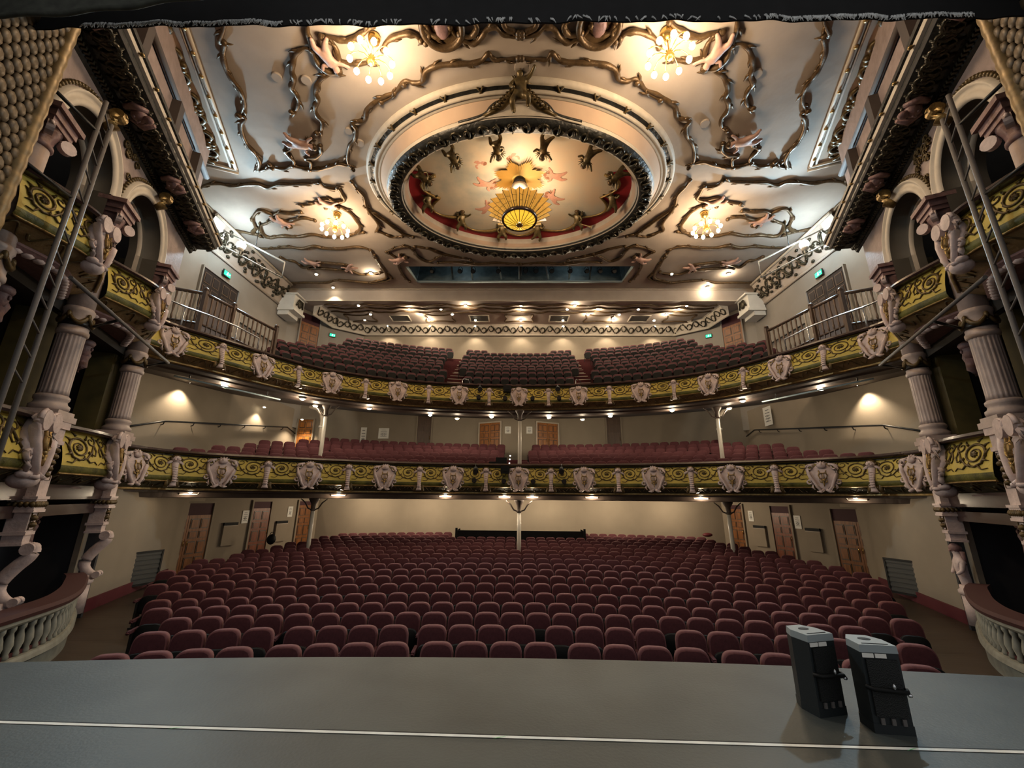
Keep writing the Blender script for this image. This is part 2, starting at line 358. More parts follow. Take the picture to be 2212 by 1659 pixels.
# ================================================================== the setting
def stalls_floor(y):
    pts = [(-5, -1.22), (6.3, -1.2), (9.5, -1.36), (13.7, -1.28), (17, -1.2), (23.5, -0.98), (40, -0.9)]
    for (a, za), (b, zb) in zip(pts, pts[1:]):
        if y <= b: return za+(zb-za)*(y-a)/(b-a)
    return -0.9
def edge_y(x): return 4.82-0.0125*x*x
mb = MB(); xs = [-7.2+0.4*i for i in range(37)]
poly = [(x, edge_y(x)) for x in xs]+[(9, 3.8), (9, -4), (-9, -4), (-9, 3.8)]
mb.prism(poly, -1.6, 0.0)
mb.build('stage_floor', M['stage'], kind='structure', label='grey-green painted stage floor with a curved front edge', cat='floor')
mb = MB(); ys = [2, 6.3, 8, 9.5, 11.5, 13.7, 15.5, 17, 20, 23.6]
mb.strip([(-14.5, y, stalls_floor(y)) for y in ys], [(14.5, y, stalls_floor(y)) for y in ys])
mb.build('floor', M['board'], kind='structure', label='dark boarded floor of the stalls', cat='floor')
mb = MB()
for s in (-1, 1):
    mb.strip([(s*13.2, y, stalls_floor(y)+.012) for y in (17.5, 20, 23.2)], [(s*8.2, y, stalls_floor(y)+.012) for y in (17.5, 20, 23.2)])
mb.build('floor_carpet', M['carpet'], kind='structure', label='red carpet of the rear side gangways in the stalls', cat='carpet')

def wallstrip(name, P, z0, z1, m, th=0.12, **kw):                  # P runs left to right; the thickness goes outward
    cv = Curve2(P); o = cv.off(th); mb = MB()
    zz0 = z0 if callable(z0) else (lambda y: z0)
    rings = [[(p.x, p.y, zz0(p.y)), (p.x, p.y, z1), (q.x, q.y, z1), (q.x, q.y, zz0(q.y))] for p, q in zip(cv.p, o.p)]
    mb.loft(rings, 0, False)
    return mb.build(name, m, kind='structure', **kw)
for MIR in (1, -1):
    sd = SIDEW[MIR]
    wallstrip('wall_'+sd, [(-10.9, 23.0), (-13.0, 17.4), (-12.3, 15.0), (-10.9, 10.7)][::-1], -1.5, 1.75, M['wall'], 0.12, label='taupe %s side wall of the stalls with doors and vents' % sd, cat='wall')
    mb = MB()
    sk = Curve2([(-10.55, 9.2), (-10.9, 10.8), (-12.3, 15.0), (-12.45, 15.5)]).off(-.04).p
    mb.strip([(p.x, p.y, stalls_floor(p.y)) for p in sk], [(p.x, p.y, stalls_floor(p.y)+.30) for p in sk])
    mb.strip([(p.x, p.y, stalls_floor(p.y)+.30) for p in sk], [(p.x-.06, p.y, stalls_floor(p.y)+.30) for p in sk])
    mb.build('baseboard_'+sd, M['skirt'], kind='structure', label='dark red skirting along the %s stalls wall' % sd, cat='skirting')
    # circle and gallery side walls
    wallstrip('wall_'+sd, [(-12.3, 10.9), (-13.4, 13.0), (-13.4, 24.2)], 1.6, 6.6, M['wall'], 0.12, label='%s side wall of the circle with a handrail' % sd, cat='wall')
    wallstrip('wall_'+sd, [(-12.6, 12.4), (-14.05, 12.6), (-14.05, 22.6), (-12.6, 25.0), (-10.8, 26.3)], 5.5, 13.8, M['wallw'], 0.12, label='%s side wall of the gallery below the acanthus cornice' % sd, cat='wall')
MIR = 1
wallstrip('wall_back', [(-10.95, 23.0), (-6, 23.2), (6, 23.2), (10.95, 23.0)], -1.3, 1.75, M['wall'], label='lit rear wall of the stalls', cat='wall')
wallstrip('wall_back', [(-13.5, 24.0), (-2.4, 24.0), (-.92, 23.35), (.92, 23.35), (2.4, 24.0), (13.5, 24.0)], 2.6, 6.9, M['wall'], label='rear wall of the circle with two double doors', cat='wall')
wallstrip('wall_back', [(-10.9, 26.3), (10.9, 26.3)], 9.5, 13.4, M['wall'], label='plain rear wall of the gallery', cat='wall')

# ceiling with its oval well and the lighting slot
DC = (0.0, 13.75)
def oval(a, b, z, n=96, cy=DC[1], cx=0.0):
    return [(cx+a*cos(2*PI*i/n), cy+b*sin(2*PI*i/n), z) for i in range(n)]
def ceiling():
    import bmesh
    bm = bmesh.new(); Z = 13.76
    def loop(pts):
        vs = [bm.verts.new(p) for p in pts]
        return [bm.edges.new((vs[i], vs[(i+1) % len(vs)])) for i in range(len(vs))]
    E_ = loop([(-14.4, 3, Z), (14.4, 3, Z), (14.4, 22.25, Z), (-14.4, 22.25, Z)])+loop(oval(5.75, 4.22, Z, 72))+loop([(-6.15, 19.7, Z), (6.15, 19.7, Z), (5.95, 21.3, Z), (-5.95, 21.3, Z)])
    bmesh.ops.triangle_fill(bm, use_beauty=True, use_dissolve=False, edges=E_)
    # drop the fill inside the holes
    for f in list(bm.faces):
        c = f.calc_center_median()
        if (c.x/5.75)**2+((c.y-DC[1])/4.22)**2 < .985 or (abs(c.x) < 5.95 and 19.7 < c.y < 21.3): bm.faces.remove(f)
    me = bpy.data.meshes.new('ceiling'); bm.to_mesh(me); bm.free(); me.materials.append(M['ceil'])
    o = bpy.data.objects.new('ceiling', me); COL.objects.link(o); ROOT[o.name] = (0, 0, 0)
    return tag(o, 'pale plaster auditorium ceiling covered in bronze rococo scrolls', 'ceiling', None, 'structure')
CEIL = ceiling()
mb = MB(); mb.box((-14.2, 22.25, 12.98), (14.2, 22.45, 13.9))
mb.box((-14.2, 22.16, 13.70), (14.2, 22.25, 13.79), 1); mb.box((-14.2, 22.2, 12.96), (14.2, 22.25, 13.02), 1)
mb.build('trim_1', [M['ceil'], M['cream']], kind='structure', label='straight ceiling beam with a pale top edge above the gallery', cat='beam')
mb = MB(); mb.box((-14.2, 22.4, 12.98), (14.2, 26.4, 13.1))
gc = mb.build('ceiling', M['ceil'], kind='structure', label='lower coffered ceiling over the rear gallery', cat='ceiling')
# coffers and scroll frames over the rear gallery
for k in range(-4, 5):
    x = k*2.62
    mb = MB()
    if k % 2:
        for a, b in (((x-.62, 24.2), (x+.62, 24.2)), ((x+.62, 24.2), (x+.62, 25.15)), ((x+.62, 25.15), (x-.62, 25.15)), ((x-.62, 25.15), (x-.62, 24.2))):
            mb.tube([(a[0], a[1], 12.96), (b[0], b[1], 12.96)], .05, 5)
        mb.box((x-.6, 24.24, 12.965), (x+.6, 25.1, 12.98), 1)
        mb.build('coffer', [M['cream'], M['grey']], gc)
    else:
        P = [(x-.9, 24.1), (x-.3, 24.22), (x+.3, 24.22), (x+.9, 24.1), (x+.82, 24.6), (x+.95, 25.2), (x+.3, 25.1), (x-.3, 25.1), (x-.95, 25.2), (x-.82, 24.6)]
        mb.tube([(p.x, p.y, 12.95) for p in catmull([Vector((q[0], q[1])) for q in P], 4, True)], .05, 5, loop=True)
        mb.build('scroll_frame', M['bronze'], gc)
for y in (22.75, 23.2, 23.7):
    mb = MB(); pts = []
    for i in range(121):
        x = -12+24*i/120; pts.append((x, y+.10*sin(x*2.6+y)+.05*sin(x*6.1), 12.95))
    mb.tube(pts, lambda t: .045+.03*abs(sin(t*70)), 5); mb.build('scroll_moulding', M['bronze'], gc)

def acanthus(mb, P, w, r=0.05, mi=1, step=0.55):                    # a run of acanthus scrolls laid on a slanted band; P: list of (base point, up vector along the band)
    n = len(P)
    for i in range(n):
        b, u, t = P[i]; sgn = 1 if i % 2 else -1
        pts = []
        for k in range(15):
            a = k/14*1.6*PI; rr = w*.40*(1-.75*k/14)
            pts.append(b+u*(w*.5+sgn*rr*cos(a))+t*(rr*sin(a)+w*.1))
        mb.tube(pts, lambda q: r*(1.15-.7*q), 5, mi)
        mb.tube([b+u*(w*.5-sgn*w*.36)-t*(w*.45), b+u*(w*.5+sgn*w*.05)-t*(w*.2), b+u*(w*.5+sgn*w*.4)], lambda q: r*(.5+.6*sin(q*PI)), 5, mi)
# acanthus cornice along the gallery walls
def cornice_run(P, name, lab):
    cv = Curve2(P); mb = MB()
    prof = [(0.0, 12.35), (-.06, 12.38), (-.10, 12.46), (-.52, 12.92), (-.58, 12.94), (-.60, 13.04), (0, 13.06)]
    inn = [cv.off(o) for o, z in prof]
    rings = [[(inn[k].p[i].x, inn[k].p[i].y, prof[k][1]) for k in range(len(prof))] for i in range(len(cv.p))]
    mb.loft(rings, 0, False, mis=[2, 2, 0, 2, 2, 0, 0])
    ar = []; L = cv.L; k = int(L/.5)
    for i in range(k):
        p, n = cv.at((i+.5)*L/k); t = Vector((n.y, -n.x, 0))
        b = Vector((p.x-n.x*.11, p.y-n.y*.11, 12.45)); e = Vector((p.x-n.x*.53, p.y-n.y*.53, 12.90))
        ar.append((b, (e-b).normalized(), t))
    acanthus(mb, ar, .62, .05)
    mb.build(name, [M['cream'], M['darkrel'], M['cream']], kind='structure', label=lab, cat='cornice')
cornice_run([(-12.75, 22.9), (-12.4, 24.9), (-10.6, 26.2), (10.6, 26.2), (12.4, 24.9), (12.75, 22.9)], 'trim_2', 'acanthus cornice around the rear gallery')
for MIR in (1, -1):
    sd = SIDEW[MIR]; mb = MB()
    A_ = [Vector((-14.0, 15.2+.52*i, 12.35)) for i in range(13)]
    up = Vector((.55, 0, 1.25)); w = up.length
    mb.strip([a for a in A_], [a+up for a in A_], 0); mb.strip([a+up for a in A_], [a+up+Vector((-.6, 0, .1)) for a in A_], 0)
    mb.tube([A_[0], A_[-1]], .07, 5, 0); mb.tube([A_[0]+up, A_[-1]+up], .08, 5, 2)
    acanthus(mb, [(a+up*.16+Vector((.04, .25, 0)), up.normalized(), Vector((0, 1, 0))) for a in A_[:-1]], w*.62, .06)
    for a in A_[:-1]:
        for q in range(5): mb.ell(a+up*random.uniform(.1, .9)+Vector((.04, random.uniform(0, .5), 0)), (.07, .11, .08), 6, 4, 1)
    mb.build('trim_3', [M['ceil'], M['darkrel'], M['cream']], kind='structure', label='acanthus frieze at the top of the %s gallery wall' % sd, cat='cornice')
    # console block where the frieze meets the beam
    mb = MB()
    mb.box((-14.0, 21.3, 11.95), (-13.0, 22.5, 12.1)); mb.box((-14.0, 21.35, 12.1), (-13.1, 22.45, 12.95)); mb.box((-14.0, 21.3, 12.95), (-12.95, 22.5, 13.05))
    mb.prism([(-14.0, 21.4), (-13.35, 21.4), (-13.35, 22.4), (-14.0, 22.4)], 11.7, 11.95)
    cb = mb.build('trim_4', M['wpaint'], kind='structure', label='pale console block under the %s end of the ceiling beam' % sd, cat='bracket')
    mb = MB(); mb.ell((-13.05, 21.9, 12.55), (.1, .2, .26)); mb.tube([(-13.05, 21.55, 12.35), (-13.0, 21.7, 12.75), (-13.0, 22.1, 12.75), (-13.05, 22.25, 12.35)], .05, 5)
    mb.build('mask_relief', M['darkrel'], cb)
    # plain ceiling mouldings near the side: a thin line round the flat
MIR = 1
# ceiling relief scrolls
def scroll_obj(pts, r=0.078):
    P = catmull([Vector((x, y, 13.70)) for x, y in pts], 5)
    mb = MB(); n = len(P)
    mb.tube(P, lambda t: r*(.45+.65*abs(sin(PI*(t*.9+.05)))+.12*sin(t*n*.9)), 6)
    for e, q in ((0, 1), (-1, -2)):
        mb.ell(P[e]+Vector((0, 0, -.02)), (r*1.25, r*1.25, r), 7, 4)
    L = 0
    for i in range(1, n):
        L += (P[i]-P[i-1]).length
        if L > .42:
            L = 0; t = (P[i]-P[i-1]).normalized(); s = 1 if random.random() < .5 else -1
            a = Vector((-t.y, t.x, 0))*s
            mb.tube([P[i]-t*.05, P[i]+t*.10+a*.09, P[i]+t*.24+a*.13], [r*.75, r*.6, r*.15], 5)
    return mb
for pts in SCROLLS:
    for MIR in (1, -1):
        scroll_obj(pts).build('scroll_moulding', M['bronze'], CEIL)
MIR = 1
for x, y, r in ((-7.32, 9.22, .14), (-6.48, 9.32, .14), (0.05, 9.0, .2), (7.0, 9.25, .14), (6.2, 10.9, .14), (-5.9, 11.1, .12), (-5.7, 11.6, .14)):
    mb = MB(); mb.lathe([(r, 13.69), (r*1.1, 13.72), (r*1.1, 13.77)], (x, y, 0), 16); mb.build('ceiling_rosette', M['ceil'], CEIL)
# ================================================================== balconies
CIRC = Curve2(catmull([Vector((x, y)) for x, y in [(-10.95, 10.9), (-11.05, 12.0), (-10.75, 13.1), (-9.64, 14.2), (-7.4, 15.5), (-5.06, 16.5), (-2.6, 17.1), (0, 17.33), (2.6, 17.1), (5.06, 16.5), (7.4, 15.5), (9.64, 14.2), (10.75, 13.1), (11.05, 12.0), (10.95, 10.9)]], 8))
GALL = Curve2(catmull([Vector((x, y)) for x, y in [(-10.95, 10.6), (-10.7, 11.6), (-10.2, 12.5), (-9.5, 13.9), (-8.8, 15.1), (-7.8, 16.25), (-5.5, 17.58), (-2.8, 18.28), (0, 18.52), (2.8, 18.28), (5.5, 17.58), (7.8, 16.25), (8.8, 15.1), (9.5, 13.9), (10.2, 12.5), (10.7, 11.6), (10.95, 10.6)]], 8))

def fasc(v):                                                       # belly of the balcony front: 0 top, 1 bottom -> (towards the stage, fraction of height)
    if v < .12: return .02+.5*v, v
    o = .08+.16*sin(PI*min(1, (v-.12)/.62)*.5) if v < .74 else .24-.42*((v-.74)/.26)**1.3
    return o, v
def fprof(z0, h, n=15):
    return [(fasc(i/(n-1))[0], z0-h*i/(n-1)) for i in range(n)]
def rinceau(mb, mp, u0, u1, r, flip, mi=0):
    # scroll plant in a bay between a shield and a herm; mp(u, v, lift) -> point
    w = u1-u0
    def q(a, b): return (u0+w*(1-a if flip else a), b)
    def run(pts, r0, r1, n=5):
        P = [mp(*q(a, b), .012) for a, b in pts]
        mb.tube(P, lambda t: r*(r0+(r1-r0)*t), n, mi)
    sp = []
    for k in range(26):
        a = PI*.9+k/25*3.3*PI; rr = .30*(1-.72*k/25)
        sp.append((.40+rr*1.0*cos(a), .42+rr*.95*sin(a)))
    run(sp, 1.1, .5)
    run([(.98, .12), (.88, .30), (.78, .50), (.62, .68), (.40, .74), (.20, .66), (.11, .45)], .7, 1.1)
    run([(.88, .30), (.95, .45), (.90, .58), (.80, .56), (.83, .46)], .8, .4)
    sp = []
    for k in range(14):
        a = -PI*.4+k/13*2.3*PI; rr = .14*(1-.7*k/13)
        sp.append((.80+rr*1.1*cos(a), .20+rr*sin(a)))
    run(sp, .8, .4)
    run([(.62, .68), (.72, .78), (.88, .74), (.97, .82)], .8, .3)
    run([(.30, .72), (.22, .82), (.06, .80)], .8, .3)
    for k in range(7):                                             # rosette and leaves
        a = k/7*2*PI; run([(.40, .42), (.40+.085*cos(a), .42+.085*sin(a))], 1.2, .7, 4)
    for a, b, c, d in ((.11, .45, .02, .30), (.16, .24, .05, .16), (.34, .12, .24, .02), (.60, .18, .70, .05), (.68, .50, .80, .62), (.50, .72, .55, .60), (.15, .58, .02, .62)):
        run([(a, b), ((a+c)/2+.02, (b+d)/2), (c, d)], 1.3, .2, 4)
def wave(mb, mp, L, v, a, r, per, mi=0):
    n = int(L/per); 
    for i in range(n):
        u = (i+.5)*L/n; s = 1 if i % 2 else -1
        P = []
        for k in range(10):
            t = k/9; P.append(mp(u+(t-.5)*per*.9, v+s*a*sin(t*PI*1.6), .012))
        mb.tube(P, lambda t: r*(1.1-.6*t), 4, mi)

# shield cartouche and herm, modelled once facing -y with the origin at their middle
def cart_mesh():
    mb = MB(); rings = []
    def outline(a):
        x = .40*cos(a)*(1+.12*cos(2*a)); z = .47*sin(a)
        if z < 0: x *= 1-.50*(-z/.47)**1.4
        return x, z
    for sc, dy in ((1, 0.02), (1.02, -.05), (.88, -.09), (.70, -.075), (.45, -.12), (.08, -.14)):
        rings.append([(outline(2*PI*j/28)[0]*sc, dy, outline(2*PI*j/28)[1]*sc) for j in range(28)])
    mb.loft(rings, 0)
    for s in (-1, 1):
        mb.tube([(s*.20, -.07, .46), (s*.36, -.10, .42), (s*.44, -.10, .28), (s*.40, -.11, .08), (s*.30, -.12, -.12), (s*.22, -.12, -.34), (s*.10, -.10, -.50)], [.045, .06, .055, .06, .055, .045, .05], 6)
        sp = [(s*(.36+(.11-.07*k/11)*cos(k*.75)), -.11, .34+(.11-.07*k/11)*sin(k*.75)) for k in range(12)]
        mb.tube(sp, .03, 5)
        sp = [(s*(.42+(.10-.06*k/11)*cos(2+k*.75)), -.08, -.16+(.10-.06*k/11)*sin(2+k*.75)) for k in range(12)]
        mb.tube(sp, .032, 5)
        mb.tube([(s*.04, -.08, -.44), (s*.14, -.12, -.52), (s*.24, -.08, -.50)], [.05, .05, .02], 5)
        mb.tube([(s*.30, -.06, -.22), (s*.36, -.08, -.36), (s*.30, -.06, -.44)], [.04, .04, .02], 5)
    mb.ell((0, -.12, .40), (.15, .06, .10), 8, 5); mb.ell((0, -.14, .44), (.06, .05, .09), 8, 5)
    for k in range(5): 
        a = PI*(.15+.7*k/4); mb.tube([(0, -.10, .44), (.20*cos(a), -.08, .44+.13*sin(a))], [.05, .02], 5)
    return mb.mesh('cartouche', M['pink'])
def emblem_mesh():
    mb = MB()
    for s in (-1, 1):
        mb.tube([(s*.02, -.15, -.10), (s*.10, -.155, -.05), (s*.13, -.15, .06), (s*.08, -.145, .14), (s*.11, -.14, .22)], .02, 5)
    mb.tube([(-.12, -.15, .13), (.12, -.15, .13)], .016, 5)
    for k in (-1, 0, 1): mb.tube([(k*.035, -.15, -.08), (k*.035, -.15, .14)], .008, 4)
    mb.ell((0, -.14, -.12), (.08, .03, .05), 8, 4); mb.tube([(0, -.14, -.16), (0, -.13, -.34)], [.035, .015], 5)
    for s in (-1, 1): mb.tube([(0, -.13, -.22), (s*.09, -.13, -.18), (s*.12, -.12, -.10)], [.02, .022, .008], 5)
    return mb.mesh('emblem', M['gilt'])
def herm_mesh():
    mb = MB()
    mb.ell((0, -.10, .36), (.105, .10, .13), 12, 8)                # head
    mb.ell((0, -.205, .35), (.016, .03, .03), 6, 4)                # nose
    for s in (-1, 1):
        mb.ell((s*.04, -.185, .385), (.018, .015, .012), 6, 4); mb.ell((s*.045, -.18, .325), (.03, .03, .028), 6, 4)
        mb.tube([(s*.07, -.09, .30), (s*.16, -.06, .22), (s*.14, -.04, .10), (s*.07, -.04, .02)], [.04, .05, .04, .02], 6)
    mb.ell((0, -.19, .30), (.03, .015, .010), 6, 4)
    mb.loft([[(cos(2*PI*j/10)*w, -.05-d+sin(2*PI*j/10)*w*.8, z) for j in range(10)] for z, w, d in ((.28, .05, .04), (.22, .08, .04), (.10, .075, .04), (-.05, .06, .07), (-.2, .055, .09), (-.36, .05, .08), (-.46, .075, .03), (-.50, .09, .02))], 0)
    for k in range(7):
        z = .10-.075*k; mb.tube([(-.055, -.11-.01*k, z), (0, -.16-.006*k, z-.012), (.055, -.11-.01*k, z)], .02, 5)
    return mb.mesh('herm', M['pink'])
def hair_mesh():
    mb = MB(); mb.ell((0, -.085, .395), (.118, .105, .115), 10, 6)
    for s in (-1, 1): mb.ell((s*.10, -.08, .36), (.035, .06, .07), 7, 4); mb.tube([(s*.09, .0, .12), (s*.13, -.02, -.1), (s*.10, -.02, -.40), (s*.13, -.02, -.52)], [.05, .05, .06, .05], 6)
    return mb.mesh('hair', M['rel'])
CART, EMB, HERM, HAIR = cart_mesh(), emblem_mesh(), herm_mesh(), hair_mesh()

def place(me, name, parent, p, n, z, sc=1.0, out=0.0, sx=1.0, tilt=0.0):
    o = bpy.data.objects.new(name, me); COL.objects.link(o)
    r = ROOT[parent.name]; q = Vector((p.x, p.y))-n*out
    o.location = (q.x-r[0], q.y-r[1], z-r[2]); o.parent = parent
    o.rotation_euler = (tilt, 0, math.atan2(n.y, n.x)-PI/2); o.scale = (sc*sx, sc, sc)
    ROOT[o.name] = None
    return o
def sub(me, name, parent):
    o = bpy.data.objects.new(name, me); COL.objects.link(o); o.parent = parent
    return o

def balcony(name, cv, ztop, h, low, label, nb, ub, soffz, soffback, soffz2):
    t = thing(name, (0, cv.at(cv.L/2)[0].y, ztop-h), label, 'balcony')
    prof = fprof(ztop-.10, h-.10)
    N = 120
    P = [cv.at(cv.L*i/N) for i in range(N+1)]
    def ring(pr): return [[(p.x-n.x*o, p.y-n.y*o, z) for o, z in pr] for p, n in P]
    mis = [0 if i < 9 else (1 if i < 11 else 2) for i in range(len(prof)-1)]+[2]
    mb = MB(); mb.loft(ring(prof), 0, True, closed=False, mis=mis)
    mb.build('fascia_panel', [M['yellow'], M['green'], low], t)
    mb = MB(); mb.loft(ring([(.02, ztop-.10), (.16, ztop-.10), (.20, ztop-.06), (.17, ztop), (-.30, ztop), (-.30, ztop-.14), (-.05, ztop-.16)]), 0, False)
    mb.build('hand_rail', M['rail'], t)
    mb = MB(); mb.loft(ring([(.055, ztop-.10-.03), (.08, ztop-.10-.07), (.03, ztop-.18), (.0, ztop-.1)]), 0, True)
    mb.build('top_bead', M['darkrel'], t)
    zb = ztop-h
    o1 = prof[-1][0]
    mb = MB(); mb.loft(ring([(prof[11][0]+.02, prof[11][1]+.015), (prof[11][0]+.035, prof[11][1]-.01), (prof[11][0]-.0, prof[11][1]-.03)]), 0, True)
    mb.loft(ring([(o1+.05, zb+.02), (o1+.06, zb-.03), (o1-.02, zb-.05), (o1-.05, zb+.02)]), 0, False)
    mb.build('lower_bead', M['gilt'], t)
    # underside: stepped soffit running back under the seats
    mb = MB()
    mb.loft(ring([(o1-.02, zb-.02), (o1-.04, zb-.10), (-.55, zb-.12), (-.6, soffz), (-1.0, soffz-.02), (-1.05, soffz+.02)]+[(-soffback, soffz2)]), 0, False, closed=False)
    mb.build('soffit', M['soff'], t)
    def mp(u, v, lift):
        p, n = cv.at(u); o = 0; z = 0
        k = max(0, min(.9999, v))*10; i = int(k); f = k-i         # v over the painted part only
        (oa, za), (ob, zb_) = prof[i], prof[min(i+1, len(prof)-1)]
        o = oa+(ob-oa)*f+lift; z = za+(zb_-za)*f
        return Vector((p.x-n.x*o, p.y-n.y*o, z))
    def mpl(u, v, lift):
        p, n = cv.at(u); k = 11+v*3; i = min(int(k), 13); f = k-i
        (oa, za), (ob, zb_) = prof[i], prof[i+1]
        o = oa+(ob-oa)*f+lift; z = za+(zb_-za)*f
        return Vector((p.x-n.x*o, p.y-n.y*o, z))
    # shields at equal spacing between ub and L-ub, herms half way
    step = (cv.L-2*ub)/(nb-1)
    mb = MB(); r = .020
    for i in range(nb):
        c = ub+i*step
        for s in (-1, 1):
            a, b = c+s*.36, c+s*(step/2-.08)
            if 0.05 < b < cv.L-.05: rinceau(mb, mp, min(a, b), max(a, b), r, s > 0)
    wave(mb, mpl, cv.L, .45, .28, .016, .30)
    mb.build('scroll_relief', M['rel'], t)
    zc = ztop-.10-(h-.10)*.50
    for i in range(nb):
        p, n = cv.at(ub+i*step)
        c = place(CART, 'cartouche', t, p, n, zc, (h-.02)/1.06*.84, .17, 1.0, -.13); sub(EMB, 'emblem', c)
        if i < nb-1:
            p, n = cv.at(ub+(i+.5)*step)
            c = place(HERM, 'herm', t, p, n, zc, (h-.16)/1.04, .12, 1.3, -.15); sub(HAIR, 'hair', c)
    return t
CIRCLE = balcony('circle_balcony', CIRC, 2.95, 1.17, M['gborder'], 'lower balcony front of the circle, gold panels with shields above the stalls', 11, .62, 1.52, 6.6, 1.62)
GALLERY = balcony('gallery_balcony', GALL, 6.68, 1.10, M['border'], 'upper balcony front of the gallery, gold panels with shields and herms', 11, .95, 5.42, 5.6, 6.15)

# ------------------------------------------------------------------ iron posts
def iron_post(x, y, z0, z1, label, grp):
    t = thing('iron_post', (x, y, z0), label, 'post', grp)
    mb = MB(); mb.lathe([(.13, z0), (.13, z0+.12), (.095, z0+.2), (.085, z0+.6), (.075, z1-.5)], (x, y, 0), 12); mb.build('shaft', M['post'], t)
    mb = MB(); mb.lathe([(.08, z1-.5), (.12, z1-.46), (.09, z1-.42), (.10, z1-.22), (.20, z1-.05), (.20, z1)], (x, y, 0), 12)
    for s in (-1, 1): mb.tube([(x+s*.08, y, z1-.45), (x+s*.22, y, z1-.40), (x+s*.36, y, z1-.18), (x+s*.55, y, z1-.03)], [.03, .03, .03, .02], 5)
    mb.build('capital', M['soff'], t)
    return t
for x, y, lab in ((-8.54, 17.6, 'left'), (0.03, 17.75, 'centre'), (8.6, 17.6, 'right')):
    iron_post(x, y, stalls_floor(y), 1.50, 'slender painted iron post on the %s holding up the circle over the stalls' % lab, 'iron posts under the circle')
for x, y, lab in ((-8.46, 17.45, 'left'), (0.05, 18.3, 'centre'), (8.57, 17.45, 'right')):
    iron_post(x, y, 2.3, 5.45, 'slender painted iron post on the %s between the circle seats and the gallery soffit' % lab, 'iron posts under the gallery')

# ------------------------------------------------------------------ stepped seating decks (hidden below the seats)
def tier_deck(name, cv, rows, lab, ext):
    mb = MB()
    for i, (d0, d1, z) in enumerate(rows):
        a, b = cv.off(d0), cv.off(d1); e = ext[i]+.45
        a, b = [Curve2([c_.at(c_.L/2-e+2*e*k/80)[0] for k in range(81)]) for c_ in (a, b)]
        A_ = [(p.x, p.y, z) for p in a.p]; B_ = [(p.x, p.y, z) for p in b.p]
        mb.strip(A_, B_)
        if i: mb.strip([(p.x, p.y, rows[i-1][2]) for p in a.p], A_)
    return mb.build(name, M['carpet'], kind='structure', label=lab, cat='seating deck')
CEXT = [12.8, 12.5, 11.9, 11.8, 10.8, 10.1]
GEXT = [11.4, 11.75, 12.0, 12.1, 11.7, 11.3, 11.3, 10.9, 10.7, 10.5]
GZ = [6.99, 7.56, 8.09, 8.54, 8.94, 9.33, 9.78, 10.29, 10.77, 11.2]
CROWS = [(.95+.80*i, 3.15+.247*i) for i in range(6)]              # offset from the rail, height of the seat tops
GROWS = [(.85+.74*i, GZ[i]) for i in range(10)]
tier_deck('circle_deck', CIRC, [(.3 if i == 0 else CROWS[i][0]-.40, CROWS[i][0]+.40, CROWS[i][1]-.86) for i in range(6)], 'stepped carpeted deck of the circle', CEXT)
tier_deck('gallery_deck', GALL, [(.3 if i == 0 else GROWS[i][0]-.37, GROWS[i][0]+.37, GROWS[i][1]-.86) for i in range(10)], 'steep stepped deck of the gallery', GEXT)
# ================================================================== seats
def pillow(mb, c, w, h, th, n=26, lean=0.0, mi=0, mr=1, top=.45, rings_=((1, .5), (1.0, -.2), (.97, -.42), (.90, -.50), (.55, -.56), (.1, -.58))):
    # a padded panel facing -y with rounded corners; c = middle of its bottom edge
    out = []
    for j in range(n):
        a = 2*PI*j/n; e = .55 if sin(a) > 0 else .35
        ca, sa = cos(a), sin(a)
        x = w/2*math.copysign(abs(ca)**e, ca); z = h/2*math.copysign(abs(sa)**e, sa)
        out.append((x, z))
    R_ = []
    for sc, yy in rings_:
        k = 1-(1-sc)*1.0
        R_.append([(c[0]+x*k, c[1]+yy*th+lean*(z*k+h/2)/h, c[2]+h/2+z*k) for x, z in out])
    b = len(mb.f)
    mb.loft(R_, mi, True)
    for i in range(b, min(b+n*3, len(mb.m))): mb.m[i] = mr                        # the rim is lighter: overhead light on the edge, painted into its colour
SEAT_W = 0.47
def seat_meshes():
    mb = MB(); pillow(mb, (0, .02, .40), .455, .47, .085, lean=.07); back = mb.mesh('backrest', [M['red'], M['redw']])
    mb = MB(); pillow(mb, (0, .03, .36), .43, .46, .03, n=16, lean=.075, mi=0, mr=0, rings_=((1, 1.9), (1, 1.2))); shell = mb.mesh('back_shell', M['blk'])
    mb = MB(); pillow(mb, (0, -.13, .28), .41, .38, .08, n=18, lean=.04, mi=0, mr=1, rings_=((.55, .62), (.95, .5), (1, .1), (1, -.3), (.93, -.45), (.1, -.5)))
    k = len(mb.m)
    for i in range(k): mb.m[i] = 0 if i >= 18*2 else 1
    pan = mb.mesh('seat_pan', [M['blk'], M['redw']])
    mb = MB()
    mb.box((-.262, -.28, .55), (-.212, .05, .60)); mb.tube([(-.237, -.28, .575), (-.237, -.30, .56)], .024, 6)
    arm = mb.mesh('armrest', M['red'])
    mb = MB(); mb.box((-.257, -.16, .03), (-.217, .06, .56)); mb.box((-.275, -.24, 0), (-.20, .12, .03))
    leg = mb.mesh('leg', M['steel'])
    return back, shell, pan, arm, leg
BACK, SHELL, PAN, ARM, LEG = seat_meshes()
def make_seat():
    t = bpy.data.objects.new('theatre_chair', None); COL.objects.link(t); t.empty_display_size = .1
    for me, nm in ((BACK, 'backrest'), (SHELL, 'back_shell'), (PAN, 'seat_pan'), (ARM, 'armrest'), (LEG, 'leg')):
        sub(me, nm, t)
    return t
PROTO = make_seat()
PROTO['category'] = 'seat'; PROTO['group'] = 'burgundy tip-up seats in the stalls'
KIDS[PROTO.name] = [o for o in COL.objects if o.parent == PROTO]
